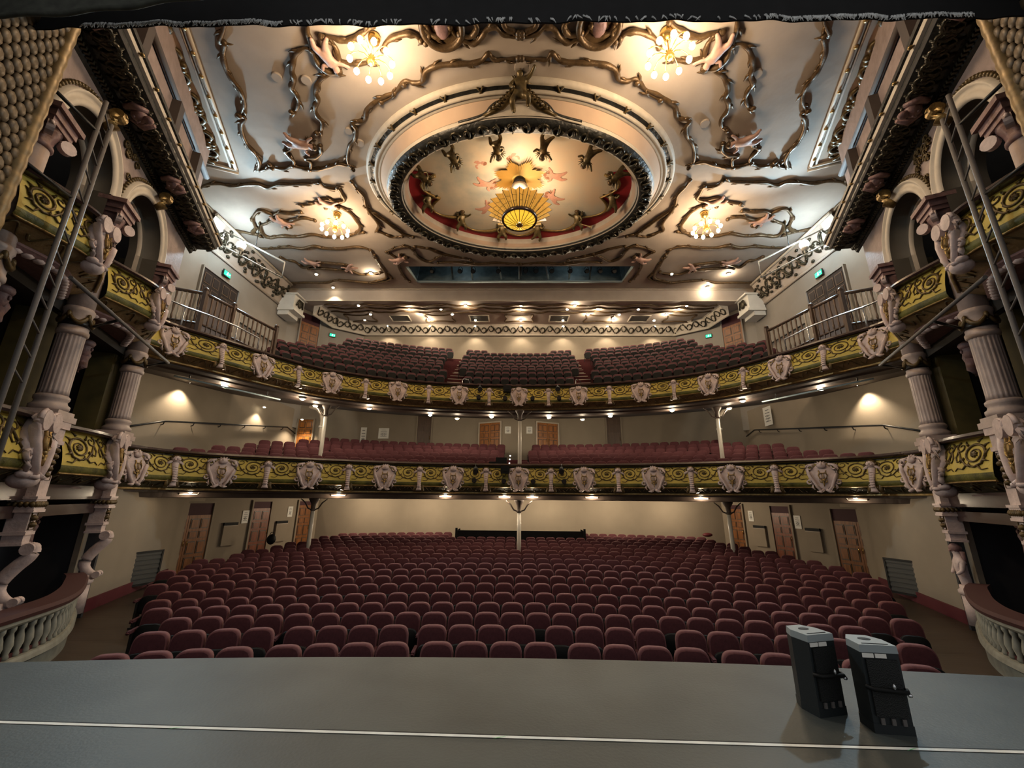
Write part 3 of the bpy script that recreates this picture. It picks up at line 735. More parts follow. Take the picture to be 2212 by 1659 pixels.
ORD = ['first', 'second', 'third', 'fourth', 'fifth', 'sixth', 'seventh', 'eighth', 'ninth', 'tenth']
def ordinal(n):
    if n <= 10: return ORD[n-1]
    t = {11: 'eleventh', 12: 'twelfth', 13: 'thirteenth', 14: 'fourteenth', 15: 'fifteenth', 16: 'sixteenth', 17: 'seventeenth', 18: 'eighteenth', 19: 'nineteenth', 20: 'twentieth', 30: 'thirtieth', 40: 'fortieth'}
    if n in t: return t[n]
    return {2: 'twenty', 3: 'thirty', 4: 'forty'}[n//10]+'-'+ORD[n % 10-1]
SROWS = []
EXT = [5.35, 6.0, 6.05, 7.2, 7.6, 8.3, 9.0, 9.6, 10.2, 10.4, 10.6, 10.5, 10.4, 10.2, 10.0, 9.7, 9.4, 9.2]
def stalls_row(i):
    yc = 6.3+.95*i; R_ = 20+.95*i; e = EXT[i]; n = int(2*e/SEAT_W); out = []
    gap = .13 if i < 2 else 0.0
    ng = (n//4); tot = n*SEAT_W+gap*ng
    if i < 2: n = int((2*e-gap*ng)/SEAT_W); tot = n*SEAT_W+gap*(n//4)
    s = -tot/2+SEAT_W/2+(.12 if i % 2 else -.10)
    for k in range(n):
        a = s/R_; x = R_*sin(a); y = yc-R_*(1-cos(a))
        out.append((x, y, stalls_floor(y), -a))
        s += SEAT_W+(gap if (k % 4) == 3 else 0)
    return out
N_IND = 9; used = False; REST = []
for i in range(18):
    row = stalls_row(i)
    if i >= 15: row = [q for q in row if abs(q[0]) > (3.2 if i > 15 else 1.0) or i == 15]
    if i == 15: row = [q for q in row if abs(q[0]) > .25]
    if i < N_IND:
        for k, (x, y, z, a) in enumerate(row):
            o = copy_tree(PROTO) if used else PROTO
            used = True
            o.location = (x, y, z); o.rotation_euler = (0, 0, a)
            o['label'] = 'burgundy tip-up seat, %s row from the stage, %s from the left end' % (ordinal(i+1), ordinal(k+1))
    else: REST += [(x, y, z, a, 0) for x, y, z, a in row]

def tier_row(cv, d, ztop, lims, gaps, kind):
    c = cv.off(d); n = int(c.L/SEAT_W)
    for k in range(n):
        p, nn = c.at((k+.5)*c.L/n)
        # reach of the row and its gangways are measured along the row from its middle
        s = (k+.5)*c.L/n-c.L/2
        if s < lims[0] or s > lims[1]: continue
        if any(g0 < s < g1 for g0, g1 in gaps): continue
        REST.append((p.x, p.y, ztop-.86, math.atan2(nn.y, nn.x)-PI/2, kind))
for i, (d, z) in enumerate(CROWS):
    e = CEXT[i]
    gp = [(-.35, .10)] if i == 0 else [(-.75, .60)]
    if i in (1, 2): gp += [(-9.0, -8.5), (8.5, 9.0)]
    tier_row(CIRC, d, z, (-e, e), gp, 1)
for i, (d, z) in enumerate(GROWS):
    e = GEXT[i]
    g = 2.95 if i < 3 else 3.55
    gp = [(-g-.9, -g), (g, g+.9)]
    if i > 2: gp = [(-g-.75, -g+.05), (g-.05, g+.75)]
    if i == 9: gp.append((-2.0, 2.0))
    tier_row(GALL, d, z, (-e, e), gp, 2 if i in (1, 2, 7) else 3)
def stuff_seats():
    mb = MB()
    n = 12
    def panel(T, w, h, z0, y0, th, lean, m0, m1, fr):
        o = []
        for j in range(n):
            a = 2*PI*(j+.5)/n; ca, sa = cos(a), sin(a)
            o.append((w/2*math.copysign(abs(ca)**.5, ca), h/2*math.copysign(abs(sa)**.45, sa)))
        R_ = [[T(x*k, y0+yy*th+lean*(z*k+h/2)/h, z0+h/2+z*k) for x, z in o] for k, yy in fr]
        b = len(mb.f); mb.loft(R_, m0, True)
        for i in range(b, b+n): mb.m[i] = m1
    for x, y, z, a, kind in REST:
        ca, sa = cos(a), sin(a)
        def T(px, py, pz): return (x+px*ca-py*sa, y+px*sa+py*ca, z+pz)
        panel(T, .45, .47, .40, .02, .085, .07, 0, 1, ((1, .5), (1, -.3), (.88, -.5), (.1, -.58)))
        panel(T, .42, .47 if kind >= 2 else .32, .26, -.15, .08, .03, 2 if kind >= 2 else 0, 2 if kind >= 2 else 1, ((.95, .5), (1, -.2), (.9, -.5)))
        vs = [T(*q) for q in ((-.26, -.26, .56), (-.215, -.26, .56), (-.215, .06, .56), (-.26, .06, .56), (-.26, -.26, .6), (-.215, -.26, .6), (-.215, .06, .6), (-.26, .06, .6))]
        mb.add(vs, [(4, 5, 6, 7), (0, 1, 5, 4), (1, 2, 6, 5), (3, 0, 4, 7)], 0)
        vs = [T(*q) for q in ((-.255, -.1, 0), (-.22, -.1, 0), (-.22, .05, 0), (-.255, .05, 0), (-.255, -.1, .56), (-.22, -.1, .56), (-.22, .05, .56), (-.255, .05, .56))]
        mb.add(vs, [(0, 1, 5, 4), (1, 2, 6, 5), (3, 0, 4, 7), (2, 3, 7, 6)], 2)
    o = mb.build('theatre_chairs', [M['red'], M['redw'], M['blk']], kind='stuff', label='mass of burgundy seats in the rear stalls, the circle and the gallery', cat='seats')
    return o
stuff_seats()
# ================================================================== box towers either side of the stage opening
def arc_pts(t0, r, zc, a0, a1, n, u):
    return [wp(t0-r*cos(a0+(a1-a0)*i/n), u, zc+r*sin(a0+(a1-a0)*i/n)) for i in range(n+1)]
ZS = 8.12                                                          # springing of the upper arches
TC = (-2.6, 0.0, 3.0)                                             # the three columns along the wall, nearest the stage first
def volute(mb, c, ax, up, r, d, mi=0):
    pts = []
    for k in range(22):
        a = k/21*4.4*PI; rr = r*(1-.85*k/21)
        pts.append(c+ax*(rr*cos(a))+up*(rr*sin(a)))
    mb.tube(pts, lambda q: r*.22*(1-.4*q), 5, mi)
    n = ax.cross(up)
    ring = [[c+ax*(r*.95*cos(2*PI*j/14))+up*(r*.95*sin(2*PI*j/14))+n*s for j in range(14)] for s in (-d, d)]
    mb.loft(ring, mi, False)
def column(i, lab):
    c = wp(TC[i], 0.0, 0); x, y = c.x, c.y
    t = thing('box_column', (x, y, 3.0), lab, 'column', 'columns between the theatre boxes')
    ax = Vector((WD.x, WD.y, 0)); nx = Vector((WN.x, WN.y, 0)); up = Vector((0, 0, 1))
    mb = MB()
    mb.obox((x, y, 3.05), ax*.66, nx*.66, up*.12); mb.obox((x, y, 3.15), ax*.58, nx*.58, up*.10)
    mb.lathe([(0.277, 3.2), (0.297, 3.24), (0.297, 3.30), (0.251, 3.34), (0.238, 3.39), (0.264, 3.43), (0.264, 3.48), (0.228, 3.52)], (x, y, 0), 24)
    mb.build('base', M['marble'], t)
    mb = MB()
    mb.lathe([(0.228, 3.52), (0.221, 3.62), (0.215, 4.75), (0.221, 4.82)], (x, y, 0), 80, 0, lambda j, n, z: 1-.12*max(0, sin(2*PI*j/n*20))**.6 if 3.6 < z < 4.8 else 1)
    mb.build('fluted_shaft', M['marble'], t)
    mb = MB(); mb.lathe([(0.228, 4.80), (0.254, 4.84), (0.254, 4.90), (0.231, 4.94), (0.228, 5.28), (0.254, 5.33), (0.254, 5.39), (0.224, 5.43)], (x, y, 0), 24)
    mb.build('band', M['marble'], t)
    mb = MB()
    for k in range(5):                                              # swags of the garland
        a0 = 2*PI*k/5; P = []
        for q in range(9):
            a = a0+q/8*2*PI/5; P.append((x+.25*cos(a), y+.25*sin(a), 5.24-.18*sin(PI*q/8)))
        mb.tube(P, lambda s: .028+.028*sin(PI*s), 6)
        mb.ell((x+.255*cos(a0), y+.255*sin(a0), 5.22), (.045, .045, .08), 7, 5)
    mb.build('garland', M['rel'], t)
    mb = MB(); mb.lathe([(0.221, 5.42), (0.218, 6.1), (0.228, 6.12), (0.228, 6.16), (0.218, 6.18), (0.205, 7.35)], (x, y, 0), 28); mb.build('upper_shaft', M['marble'], t)
    mb = MB()
    mb.lathe([(0.205, 7.33), (0.238, 7.36), (0.238, 7.41), (0.205, 7.45), (0.211, 7.55), (0.251, 7.68), (0.277, 7.74)], (x, y, 0), 24, 0, lambda j, n, z: 1+.05*sin(j*2*PI/n*8) if 7.46 < z < 7.7 else 1)
    mb.obox((x, y, 7.80), ax*.58, nx*.58, up*.10); mb.obox((x, y, 7.92), ax*.64, nx*.64, up*.14); mb.obox((x, y, 8.04), ax*.76, nx*.76, up*.10)
    mb.build('capital', M['pinkd'], t)
    for su in (1, -1):
        mb = MB()
        for st in (1, -1): volute(mb, wp(TC[i], .0, 7.62)+nx*(su*.27)+ax*(st*.25), (ax*st+nx*su*.6).normalized(), up, .13, .05)
        mb.build('volute', M['pink'], t)
    return t
def box_path(k):
    # bowed front: swings out from the near column to a corner turned to the stage, then rounds back to the far column
    f = TC[k+1]
    P = [(TC[k]-.30 if k == 0 else TC[k]+.08, .14), (f-2.55, .34), (f-2.22, .50), (f-1.95, .60), (f-1.65, .62), (f-1.3, .53), (f-.9, .34), (f-.5, .14), (f-.3, .04)]
    return Curve2(catmull([Vector((wp(t, u, 0).x, wp(t, u, 0).y)) for t, u in P], 5))
def front_box(name, cv, ztop, h, low, label, sgn, soff=True, soff2=False, grp='gilded box fronts beside the stage', bays=2):
    p0 = cv.at(cv.L/2)[0]
    t = thing(name, (p0.x, p0.y, ztop-h), label, 'theatre box', grp)
    prof = fprof(ztop-.10, h-.10); N = 50
    P = [cv.at(cv.L*i/N) for i in range(N+1)]; P = [(p, n*sgn) for p, n in P]
    def ring(pr): return [[(p.x-n.x*o, p.y-n.y*o, z) for o, z in pr] for p, n in P]
    mis = [0 if i < 9 else (1 if i < 11 else 2) for i in range(len(prof)-1)]+[2]
    mb = MB(); mb.loft(ring(prof), 0, True, closed=False, mis=mis); mb.build('fascia_panel', [M['yellow'], M['green'], low], t)
    mb = MB(); mb.loft(ring([(.02, ztop-.10), (.16, ztop-.10), (.20, ztop-.06), (.17, ztop), (-.22, ztop), (-.22, ztop-.14), (-.05, ztop-.16)]), 0, False); mb.build('hand_rail', M['rail'], t)
    def mp(u, v, lift):
        p, n = cv.at(u); n = n*sgn; k = max(0, min(.9999, v))*10; i = int(k); f = k-i
        (oa, za), (ob, zb_) = prof[i], prof[i+1]; o = oa+(ob-oa)*f+lift
        return Vector((p.x-n.x*o, p.y-n.y*o, za+(zb_-za)*f))
    def mpl(u, v, lift):
        p, n = cv.at(u); n = n*sgn; k = 11+v*3; i = min(int(k), 13); f = k-i
        (oa, za), (ob, zb_) = prof[i], prof[i+1]; o = oa+(ob-oa)*f+lift
        return Vector((p.x-n.x*o, p.y-n.y*o, za+(zb_-za)*f))
    mb = MB(); L = cv.L*(.46 if soff2 else .78); w = L/bays
    for b in range(bays): rinceau(mb, mp, .05+b*w, .05+(b+1)*w, .026, b % 2 == 1)
    wave(mb, mpl, cv.L*.9, .45, .28, .022, .30)
    mb.build('scroll_relief', M['rel'], t)
    mb = MB()
    mb.loft(ring([(prof[11][0]+.02, prof[11][1]+.02), (prof[11][0]+.05, prof[11][1]-.01), (prof[11][0], prof[11][1]-.03)]), 0, True)
    mb.build('lower_bead', M['gilt'], t)
    if soff:
        zb = ztop-h; o1 = prof[-1][0]
        mb = MB(); mb.loft(ring([(o1+.03, zb+.02), (o1+.06, zb-.04), (o1-.02, zb-.10)]), 0, False)
        wc = [wp(TT, -.3, zb-.06) for TT in ()]
        A_ = [Vector((p.x-n.x*(o1-.02), p.y-n.y*(o1-.02), zb-.08)) for p, n in P]
        cen = [Vector((p.x, p.y, zb-.05))+(-Vector((WN.x, WN.y, 0)))*(max(0, (Vector((p.x, p.y))-C2).dot(WN))+.5) for p, n in P]
        mb.strip(A_, cen)
        mb.build('soffit', M['pinkd'], t)
        mb = MB(); k = int(cv.L/.17)
        for i in range(k):                                          # scalloped edge
            p, n = cv.at((i+.5)*cv.L/k); n = n*sgn
            mb.ell((p.x-n.x*(o1-.06), p.y-n.y*(o1-.06), zb-.10), (.085, .085, .05), 7, 4)
        mb.build('scalloped_edge', M['pink'], t)
    return t
def console(t, p, n, z, sc):
    r = ROOT[t.name]; nn = Vector((n.x, n.y)).normalized(); a = math.atan2(nn.y, nn.x*MIR)-PI/2
    o = bpy.data.objects.new('cartouche', CART); COL.objects.link(o); o.parent = t; o.location = (p.x*MIR-r[0], p.y-r[1], z-r[2]); o.rotation_euler = (-.1, 0, a); o.scale = (sc*.9, sc*1.5, sc*1.15)
    sub(EMB, 'emblem', o)
    for s in (-1, 1):
        mb = MB(); ax = Vector((-nn.y, nn.x, 0)); up = Vector((0, 0, 1))
        c = Vector((p.x, p.y, z+.46*sc))+ax*(s*.22*sc)-Vector((nn.x, nn.y, 0))*(.16*sc)
        volute(mb, c, ax*s, up, .20*sc, .05); mb.build('volute', M['pink'], t)
    mb = MB(); mb.ell((p.x-nn.x*.05, p.y-nn.y*.05, z-.62*sc), (.22*sc, .22*sc, .16*sc), 10, 6)
    for s in (-1, 1): mb.ell((p.x-nn.x*.1+s*nn.y*.2*sc, p.y-nn.y*.1-s*nn.x*.2*sc, z-.52*sc), (.12*sc, .12*sc, .08*sc), 8, 5)
    mb.build('console_foot', M['pink'], t)
ZT = 6.72; SG = 1
M['spand'] = mat('spandrel_plaster', (0.27, 0.205, 0.185), 0.6, var=0.15, scale=4, bump=0.15, bscale=15)
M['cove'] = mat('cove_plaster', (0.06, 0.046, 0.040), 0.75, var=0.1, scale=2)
M['gilt2'] = mat('aged_gold', (0.20, 0.135, 0.058), 0.45, 0.3, var=0.4, scale=7)
M['scalem'] = mat('brown_gold_scales', (0.085, 0.057, 0.028), 0.5, 0.1, var=0.5, scale=6)
M['steelb'] = mat('grey_pipe', (0.11, 0.10, 0.095), 0.6, 0.0)
for MIR in (1, -1):
    sd = SIDEW[MIR]; other = 'left' if MIR == 1 else 'right'
    nx = Vector((WN.x, WN.y, 0)); ax = Vector((WD.x, WD.y, 0)); up = Vector((0, 0, 1))
    # ---- upper wall with two arches
    mb = MB()
    T0, T1 = -5.2, 4.35
    holes = [-1.375, (TC[1]+TC[2])/2]; R0 = [1.02, 1.14]
    for u in (0.0,):
        top = []; bot = []
        xs = []
        k = 140
        for i in range(k+1):
            tt = T0+(T1-T0)*i/k; zb = ZS
            for c, r in zip(holes, R0):
                if abs(tt-c) < r: zb = ZS+math.sqrt(r*r-(tt-c)**2)
            top.append(wp(tt, 0, 13.76)); bot.append(wp(tt, 0, zb))
        mb.strip(bot, top)
    wl = mb.build('wall_'+sd, M['spand'], kind='structure', label='%s wall above the boxes pierced by two arches' % sd, cat='wall')
    for c, r in zip(holes, R0):
        mb = MB(); N = 28
        prof = [(r-.02, .0), (r-.02, .07), (r+.04, .10), (r+.12, .10), (r+.13, .07), (r+.22, .08), (r+.24, .12), (r+.28, .12), (r+.30, .0)]
        rings = [[wp(c-q*cos(PI*i/N), w, ZS+q*sin(PI*i/N)) for q, w in prof] for i in range(N+1)]
        mb.loft(rings, 0, True, closed=False); mb.build('archivolt', M['cream'], wl)
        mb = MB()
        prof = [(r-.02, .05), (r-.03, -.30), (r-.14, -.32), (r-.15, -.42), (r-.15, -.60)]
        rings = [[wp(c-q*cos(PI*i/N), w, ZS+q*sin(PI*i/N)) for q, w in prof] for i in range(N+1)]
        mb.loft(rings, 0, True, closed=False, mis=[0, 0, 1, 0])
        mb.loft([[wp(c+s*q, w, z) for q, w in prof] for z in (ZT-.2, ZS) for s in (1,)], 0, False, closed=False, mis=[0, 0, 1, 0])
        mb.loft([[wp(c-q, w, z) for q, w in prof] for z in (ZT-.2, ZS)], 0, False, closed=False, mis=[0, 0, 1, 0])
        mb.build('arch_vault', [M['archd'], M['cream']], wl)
        mb = MB(); N2 = 40                                          # beaded outer band
        for i in range(N2):
            a = PI*(i+.5)/N2; mb.ell(wp(c-(r+.36)*cos(a), .03, ZS+(r+.36)*sin(a)), (.05, .05, .05), 6, 4)
        mb.build('beading', M['rel'], wl)
        # keystone scroll
        t = thing('keystone', tuple(wp(c, .2, ZS+r)), 'gilded scroll keystone over the %s arch of the %s boxes' % ('wide near' if c < 0 else 'narrow far', sd), 'plaster ornament', 'gilded keystones')
        mb = MB(); mb.tube([wp(c, .12, ZS+r-.12), wp(c, .28, ZS+r+.02), wp(c, .30, ZS+r+.18), wp(c, .18, ZS+r+.34)], [.07, .12, .13, .08], 8); volute(mb, wp(c, .3, ZS+r+.26), nx, up, .13, .10)
        mb.build('scroll', M['gilt'], t)
    # spandrel relief
    mb = MB()
    for cc in (TC[1],):
        for k in range(26):
            tt = cc+random.uniform(-.45, .45); zz = random.uniform(ZS+.5, ZS+1.5)
            if min(math.hypot(tt-c, zz-ZS) for c in holes) < 1.55: continue
            sp = [wp(tt+(.11-.008*q)*cos(q*.8), .03, zz+(.11-.008*q)*sin(q*.8)) for q in range(11)]
            mb.tube(sp, .022, 4)
    if mb.v: mb.build('spandrel_relief', M['rel'], wl)
    # ---- floors, partitions and dark interior of the boxes
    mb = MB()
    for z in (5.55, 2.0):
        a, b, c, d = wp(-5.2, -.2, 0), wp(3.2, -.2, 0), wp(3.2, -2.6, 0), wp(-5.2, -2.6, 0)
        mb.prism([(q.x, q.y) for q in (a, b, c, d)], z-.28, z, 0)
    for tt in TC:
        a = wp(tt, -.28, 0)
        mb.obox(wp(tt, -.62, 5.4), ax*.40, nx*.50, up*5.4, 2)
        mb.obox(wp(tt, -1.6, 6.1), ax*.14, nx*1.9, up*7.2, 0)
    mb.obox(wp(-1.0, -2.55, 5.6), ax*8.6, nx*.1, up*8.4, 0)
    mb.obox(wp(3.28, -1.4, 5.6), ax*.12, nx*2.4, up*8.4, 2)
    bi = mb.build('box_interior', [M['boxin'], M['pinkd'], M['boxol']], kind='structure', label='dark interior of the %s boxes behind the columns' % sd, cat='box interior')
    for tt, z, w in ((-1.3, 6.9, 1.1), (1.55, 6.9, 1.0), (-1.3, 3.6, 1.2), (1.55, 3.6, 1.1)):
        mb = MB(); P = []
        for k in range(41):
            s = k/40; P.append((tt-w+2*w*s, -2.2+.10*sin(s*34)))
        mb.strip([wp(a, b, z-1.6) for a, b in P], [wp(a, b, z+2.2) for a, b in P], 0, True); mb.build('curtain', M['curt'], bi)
    # ---- columns
    for i in range(3):
        column(i, 'fluted column of the %s boxes, %s' % (sd, ['cut off by the frame nearest the stage', 'middle one with a garland band', 'far one meeting the circle balcony'][i]))
    # ---- upper and circle-level box fronts
    names = ['near the stage', 'next to the gallery balcony']
    for k in (0, 1):
        cv = box_path(k)
        fb = front_box('theatre_box', cv, ZT, 1.16, M['border'], 'upper bowed gold box front on the %s, %s' % (sd, names[k]), SG, soff2=True, bays=2)
        p, n = cv.at(cv.L*.44); n = n*SG
        console(fb, Vector((p.x-n.x*.15, p.y-n.y*.15, 0)), n, ZT-.57, .78)
    for k, (ta, tb, nm) in enumerate(((-4.6, -2.9, 'cut off by the frame edge'), (-2.6, -.35, 'near the stage'), (.3, 2.75, 'next to the circle balcony'))):
        P = [wp(ta+(tb-ta)*i/12, .10+.16*sin(PI*i/12), 0) for i in range(13)]
        cv = Curve2([Vector((q.x, q.y)) for q in P])
        fb = front_box('theatre_box', cv, 2.98, 1.22, M['gborder'], 'circle level gold box front on the %s, %s' % (sd, nm), SG, bays=2)
        if k: 
            p, n = cv.at(cv.L*.70); n = n*SG
            console(fb, Vector((p.x-n.x*.16, p.y-n.y*.16, 0)), n, 2.42, .96)
    # ---- piers carrying the columns down to the stalls box
    for i, nm in ((0, 'nearest the stage'), (1, 'in the middle'), (2, 'below the end of the circle balcony')):
        c = wp(TC[i], .12, 0); x, y = c.x, c.y
        t = thing('box_pier', (x, y, -1.2), 'pale plaster pier of the %s boxes, %s' % (sd, nm), 'pier', 'plaster piers below the box columns')
        mb = MB()
        mb.obox((x, y, 2.92), ax*0.42, nx*0.40, up*.14); mb.obox((x, y, 2.74), ax*0.31, nx*0.33, up*.24); mb.obox((x, y, 2.58), ax*0.39, nx*0.37, up*.08)
        mb.obox((x, y, 2.2), ax*0.27, nx*0.32, up*.9); mb.obox((x, y, 1.72), ax*0.31, nx*0.33, up*.44)
        mb.obox((x, y, 1.40), ax*0.34, nx*0.39, up*.20); mb.obox((x, y, 1.52), ax*0.39, nx*0.43, up*.05); mb.obox((x, y, 1.28), ax*0.37, nx*0.42, up*.05)
        mb.obox((x, y, 1.08), ax*0.24, nx*0.30, up*.36); mb.obox((x, y, .88), ax*0.29, nx*0.35, up*.06); mb.obox((x, y, .78), ax*0.22, nx*0.29, up*.14); mb.obox((x, y, .69), ax*0.27, nx*0.32, up*.05)
        mb.build('block', M['pink'], t)
        mb = MB()                                                   # relief in the panels
        f = Vector((x, y, 0))+nx*.165
        for z0, z1, w in ((1.85, 2.5, .11), (.94, 1.24, .09)):
            for s in (1,):
                mb.tube([f+ax*-w+up*z0, f+ax*w+up*z0, f+ax*w+up*z1, f-ax*w+up*z1], .012, 4, loop=True)
            for k in range(int((z1-z0)/.12)):
                z = z0+.09+k*.12; mb.ell(f+ax*random.uniform(-.05, .05)+up*z, (.07, .07, .055), 6, 4); mb.tube([f+up*z-ax*.09, f+up*(z+.05), f+up*z+ax*.09], .016, 4)
        for k in range(6): mb.ell(Vector((x, y, 1.40))+nx*.195+ax*(-.14+.056*k), (.05, .05, .06), 6, 4)
        for s in (-1, 1):
            g = Vector((x, y, 0))+ax*(s*.135)
            for k in range(6): mb.ell(g+up*(1.82+.12*k)+nx*random.uniform(-.06, .06), (.06, .06, .05), 6, 4)
            for k in range(5): mb.ell(Vector((x, y, 1.40))+ax*(s*.17)+nx*(-.16+.08*k), (.05, .05, .06), 6, 4)
        mb.build('panel_relief', M['rel'], t)
        # scrolled bracket, or on the right a bust figure, below
        if MIR < 0:
            V = [tuple(Vector((x, y, z))+nx*u+ax*q) for q, u, z in ((0, .02, -.38), (0, .03, -.16), (0, .07, .06), (0, .07, .24), (0, .06, .36), (0, .08, .45), (0, .09, .54), (.15, .06, .22), (.20, .12, .02), (.10, .20, -.06), (-.15, .06, .22), (-.20, .12, .02), (-.10, .20, -.06))]
            me = skin_mesh('figure', [(v[0]*MIR-ROOT[t.name][0], v[1]-ROOT[t.name][1], v[2]-ROOT[t.name][2]) for v in V], [(0, 1), (1, 2), (2, 3), (3, 4), (4, 5), (5, 6), (3, 7), (7, 8), (8, 9), (3, 10), (10, 11), (11, 12)], [.11, .12, .12, .13, .06, .095, .08, .06, .045, .035, .06, .045, .035], M['pink'])
            sub(me, 'figure', t)
            mb = MB(); mb.ell(Vector((x, y, .52))+nx*.07, (.12, .12, .11), 10, 6); mb.ell(Vector((x, y, .46))+nx*.18, (.02, .03, .03), 6, 4); mb.tube([Vector((x, y, .45))+ax*.1, Vector((x, y, .30))+ax*.12, Vector((x, y, .16))+ax*.13], [.05, .04, .02], 6); mb.tube([Vector((x, y, .45))-ax*.1, Vector((x, y, .30))-ax*.12, Vector((x, y, .16))-ax*.13], [.05, .04, .02], 6); mb.build('hair', M['pinkd'], t)
        mb = MB(); pr = [(.30, .66, .14), (.36, .58, .15), (.32, .46, .15), (.20, .32, .17), (.08, .14, .18), (.02, -.02, .17), (.06, -.16, .15), (.18, -.28, .13), (.32, -.34, .10)]
        P = [Vector((x, y, z))+nx*(u-.06) for u, z, w in pr]
        if MIR > 0: mb.tube(catmull(P, 4), lambda q: .075+.045*sin(PI*q), 8); volute(mb, Vector((x, y, .60))+nx*.24, nx, up, .11, .11); volute(mb, Vector((x, y, -.30))+nx*.26, nx, up, .08, .10)
        mb.ell(Vector((x, y, -.38)), (.15, .15, .09), 10, 6); mb.build('scroll_bracket', M['pink'], t)
        mb = MB(); mb.lathe([(.18, -.52), (.21, -.48), (.21, -.42), (.17, -.38), (.17, -.30)], (x, y, 0), 14); mb.lathe([(.17, -1.15), (.17, -.52)], (x, y, 0), 14); mb.build('pedestal', M['pink'], t)
    # corbel heads set back between the piers
    for tt, z in ((-1.25, 1.0), (-1.3, 5.0), (1.65, 5.0), (1.6, 1.0)):
        t = thing('corbel_head', tuple(wp(tt, -.5, z-.5)), 'carved head corbel in the shadow of the %s boxes, %s' % (sd, ('lower tier ' if z < 3 else 'upper tier ')+('near the stage' if tt < 0 else 'next to the balcony')), 'plaster ornament', 'corbel heads under the boxes')
        mb = MB(); c = wp(tt, -.5, z)
        mb.ell(c, (.15, .15, .20), 10, 7); mb.ell(c+nx*.15, (.03, .03, .05), 6, 4)
        mb.ell(c+up*.14, (.19, .19, .12), 10, 6)
        mb.tube([c-up*.2, c-up*.45+nx*.05, c-up*.6], [.13, .10, .05], 8)
        for s in (-1, 1): mb.tube([c+ax*(s*.16)+up*.1, c+ax*(s*.24)-up*.1, c+ax*(s*.18)-up*.35], [.06, .07, .03], 6)
        mb.build('head', M['pinkd'], t)
    # ---- beam band at the foot of the circle boxes
    mb = MB(); mb.obox(wp(-1.0, -.12, 1.63), ax*8.2, nx*.5, up*.30); mb.obox(wp(-1.0, -.2, 1.26), ax*8.2, nx*.5, up*.22)
    mb.build('trim_5', M['rail'], kind='structure', label='dark beam under the %s circle boxes' % sd, cat='beam')
    mb = MB(); mb.obox(wp(-1.0, -1.7, 0), ax*8.4, nx*.1, up*3.4); mb.obox(wp(3.4, -.8, 0), ax*.1, nx*1.9, up*3.4)
    mb.build('wall_'+sd, M['boxback'], kind='structure', label='dim back wall of the %s stalls box' % sd, cat='wall')
    # ---- bowed balustrade of the stalls box
    cv = Curve2(catmull([Vector((wp(a_, b_, 0).x, wp(a_, b_, 0).y)) for a_, b_ in ((-4.2, .40), (-2.4, .78), (-1.2, 1.0), (-.3, 1.08), (.65, .90), (1.6, .58), (2.3, .32), (2.75, .08))], 5))
    t = thing('box_balustrade', tuple(wp(0, .9, -1.3)), 'bowed stone balustrade with a dark red rail at the foot of the %s boxes' % sd, 'balustrade')
    def ringb(pr): return [[(p.x-n.x*SG*o, p.y-n.y*SG*o, z) for o, z in pr] for p, n in [cv.at(cv.L*i/50) for i in range(51)]]
    mb = MB(); mb.loft(ringb([(-.22, -.34), (.13, -.34), (.15, -.28), (.12, -.22), (-.22, -.20)]), 0, False); mb.build('padded_rail', M['velvet'], t)
    mb = MB(); mb.loft(ringb([(-.08, -.34), (.10, -.34), (.10, -.40), (.06, -.44), (-.08, -.44)]), 0, False); mb.build('cap', M['balu'], t)
    mb = MB(); mb.loft(ringb([(-.12, -.92), (.08, -.92), (.10, -.96), (.12, -1.02), (.06, -1.06), (.06, -1.4), (-.12, -1.4)]), 0, False); mb.build('plinth', M['balu'], t)
    k = int(cv.L/.19)
    for i in range(k):
        p, n = cv.at((i+.5)*cv.L/k)
        mb = MB(); mb.lathe([(.035, -.93), (.05, -.88), (.035, -.84), (.065, -.72), (.05, -.62), (.03, -.54), (.05, -.50), (.05, -.44)], (p.x, p.y, 0), 8); mb.build('baluster', M['balu'], t)
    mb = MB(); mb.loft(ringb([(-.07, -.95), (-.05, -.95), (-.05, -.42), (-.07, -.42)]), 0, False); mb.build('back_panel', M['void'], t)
    mb = MB(); P2 = [(p.x, p.y) for p in cv.p]; mb.prism(P2+[(wp(3.4, -1.7, 0).x, wp(3.4, -1.7, 0).y), (wp(-4.2, -1.7, 0).x, wp(-4.2, -1.7, 0).y)], -1.0, -.86)
    mb.build('box_floor', M['carpet'], kind='structure', label='floor of the %s stalls box' % sd, cat='floor')
    # ---- dark cornice above the arches
    CP = [wp(-5.2+10.0*i/40, 0, 0) for i in range(41)]
    prof = [(0, 9.66), (.06, 9.70), (.08, 9.78), (.16, 9.80), (.18, 9.88), (.50, 9.93), (.70, 10.02), (.74, 10.04), (.74, 10.12), (.80, 10.14), (.82, 10.22), (.86, 10.24), (.86, 10.34), (0, 10.6)]
    mb = MB(); mb.loft([[(q.x+WN.x*o, q.y+WN.y*o, z) for o, z in prof] for q in CP], 0, False, mis=[0, 0, 0, 0, 0, 0, 1, 0, 1, 1, 0, 0, 0, 0])
    cn = mb.build('trim_6', [M['dark'], M['cream']], kind='structure', label='dark carved cornice with masks running over the %s box arches' % sd, cat='cornice')
    mb = MB()
    for i in range(64):
        tt = -5.0+9.6*(i+.5)/64; sgn = 1 if i % 2 else -1
        b = wp(tt, .44+.04*sgn, 9.88); sp = []
        for q in range(12):
            a = q*.62; rr = .20*(1-.065*q); sp.append(b+ax*(rr*cos(a)*sgn)+nx*(rr*sin(a)*1.0)+up*(.10*rr*sin(a)-.01))
        mb.tube(sp, lambda s: .045*(1.1-.7*s), 5)
        mb.tube([b-nx*.22, b+ax*.06-up*.03, b+nx*.24+up*.03], [.02, .05, .02], 5)
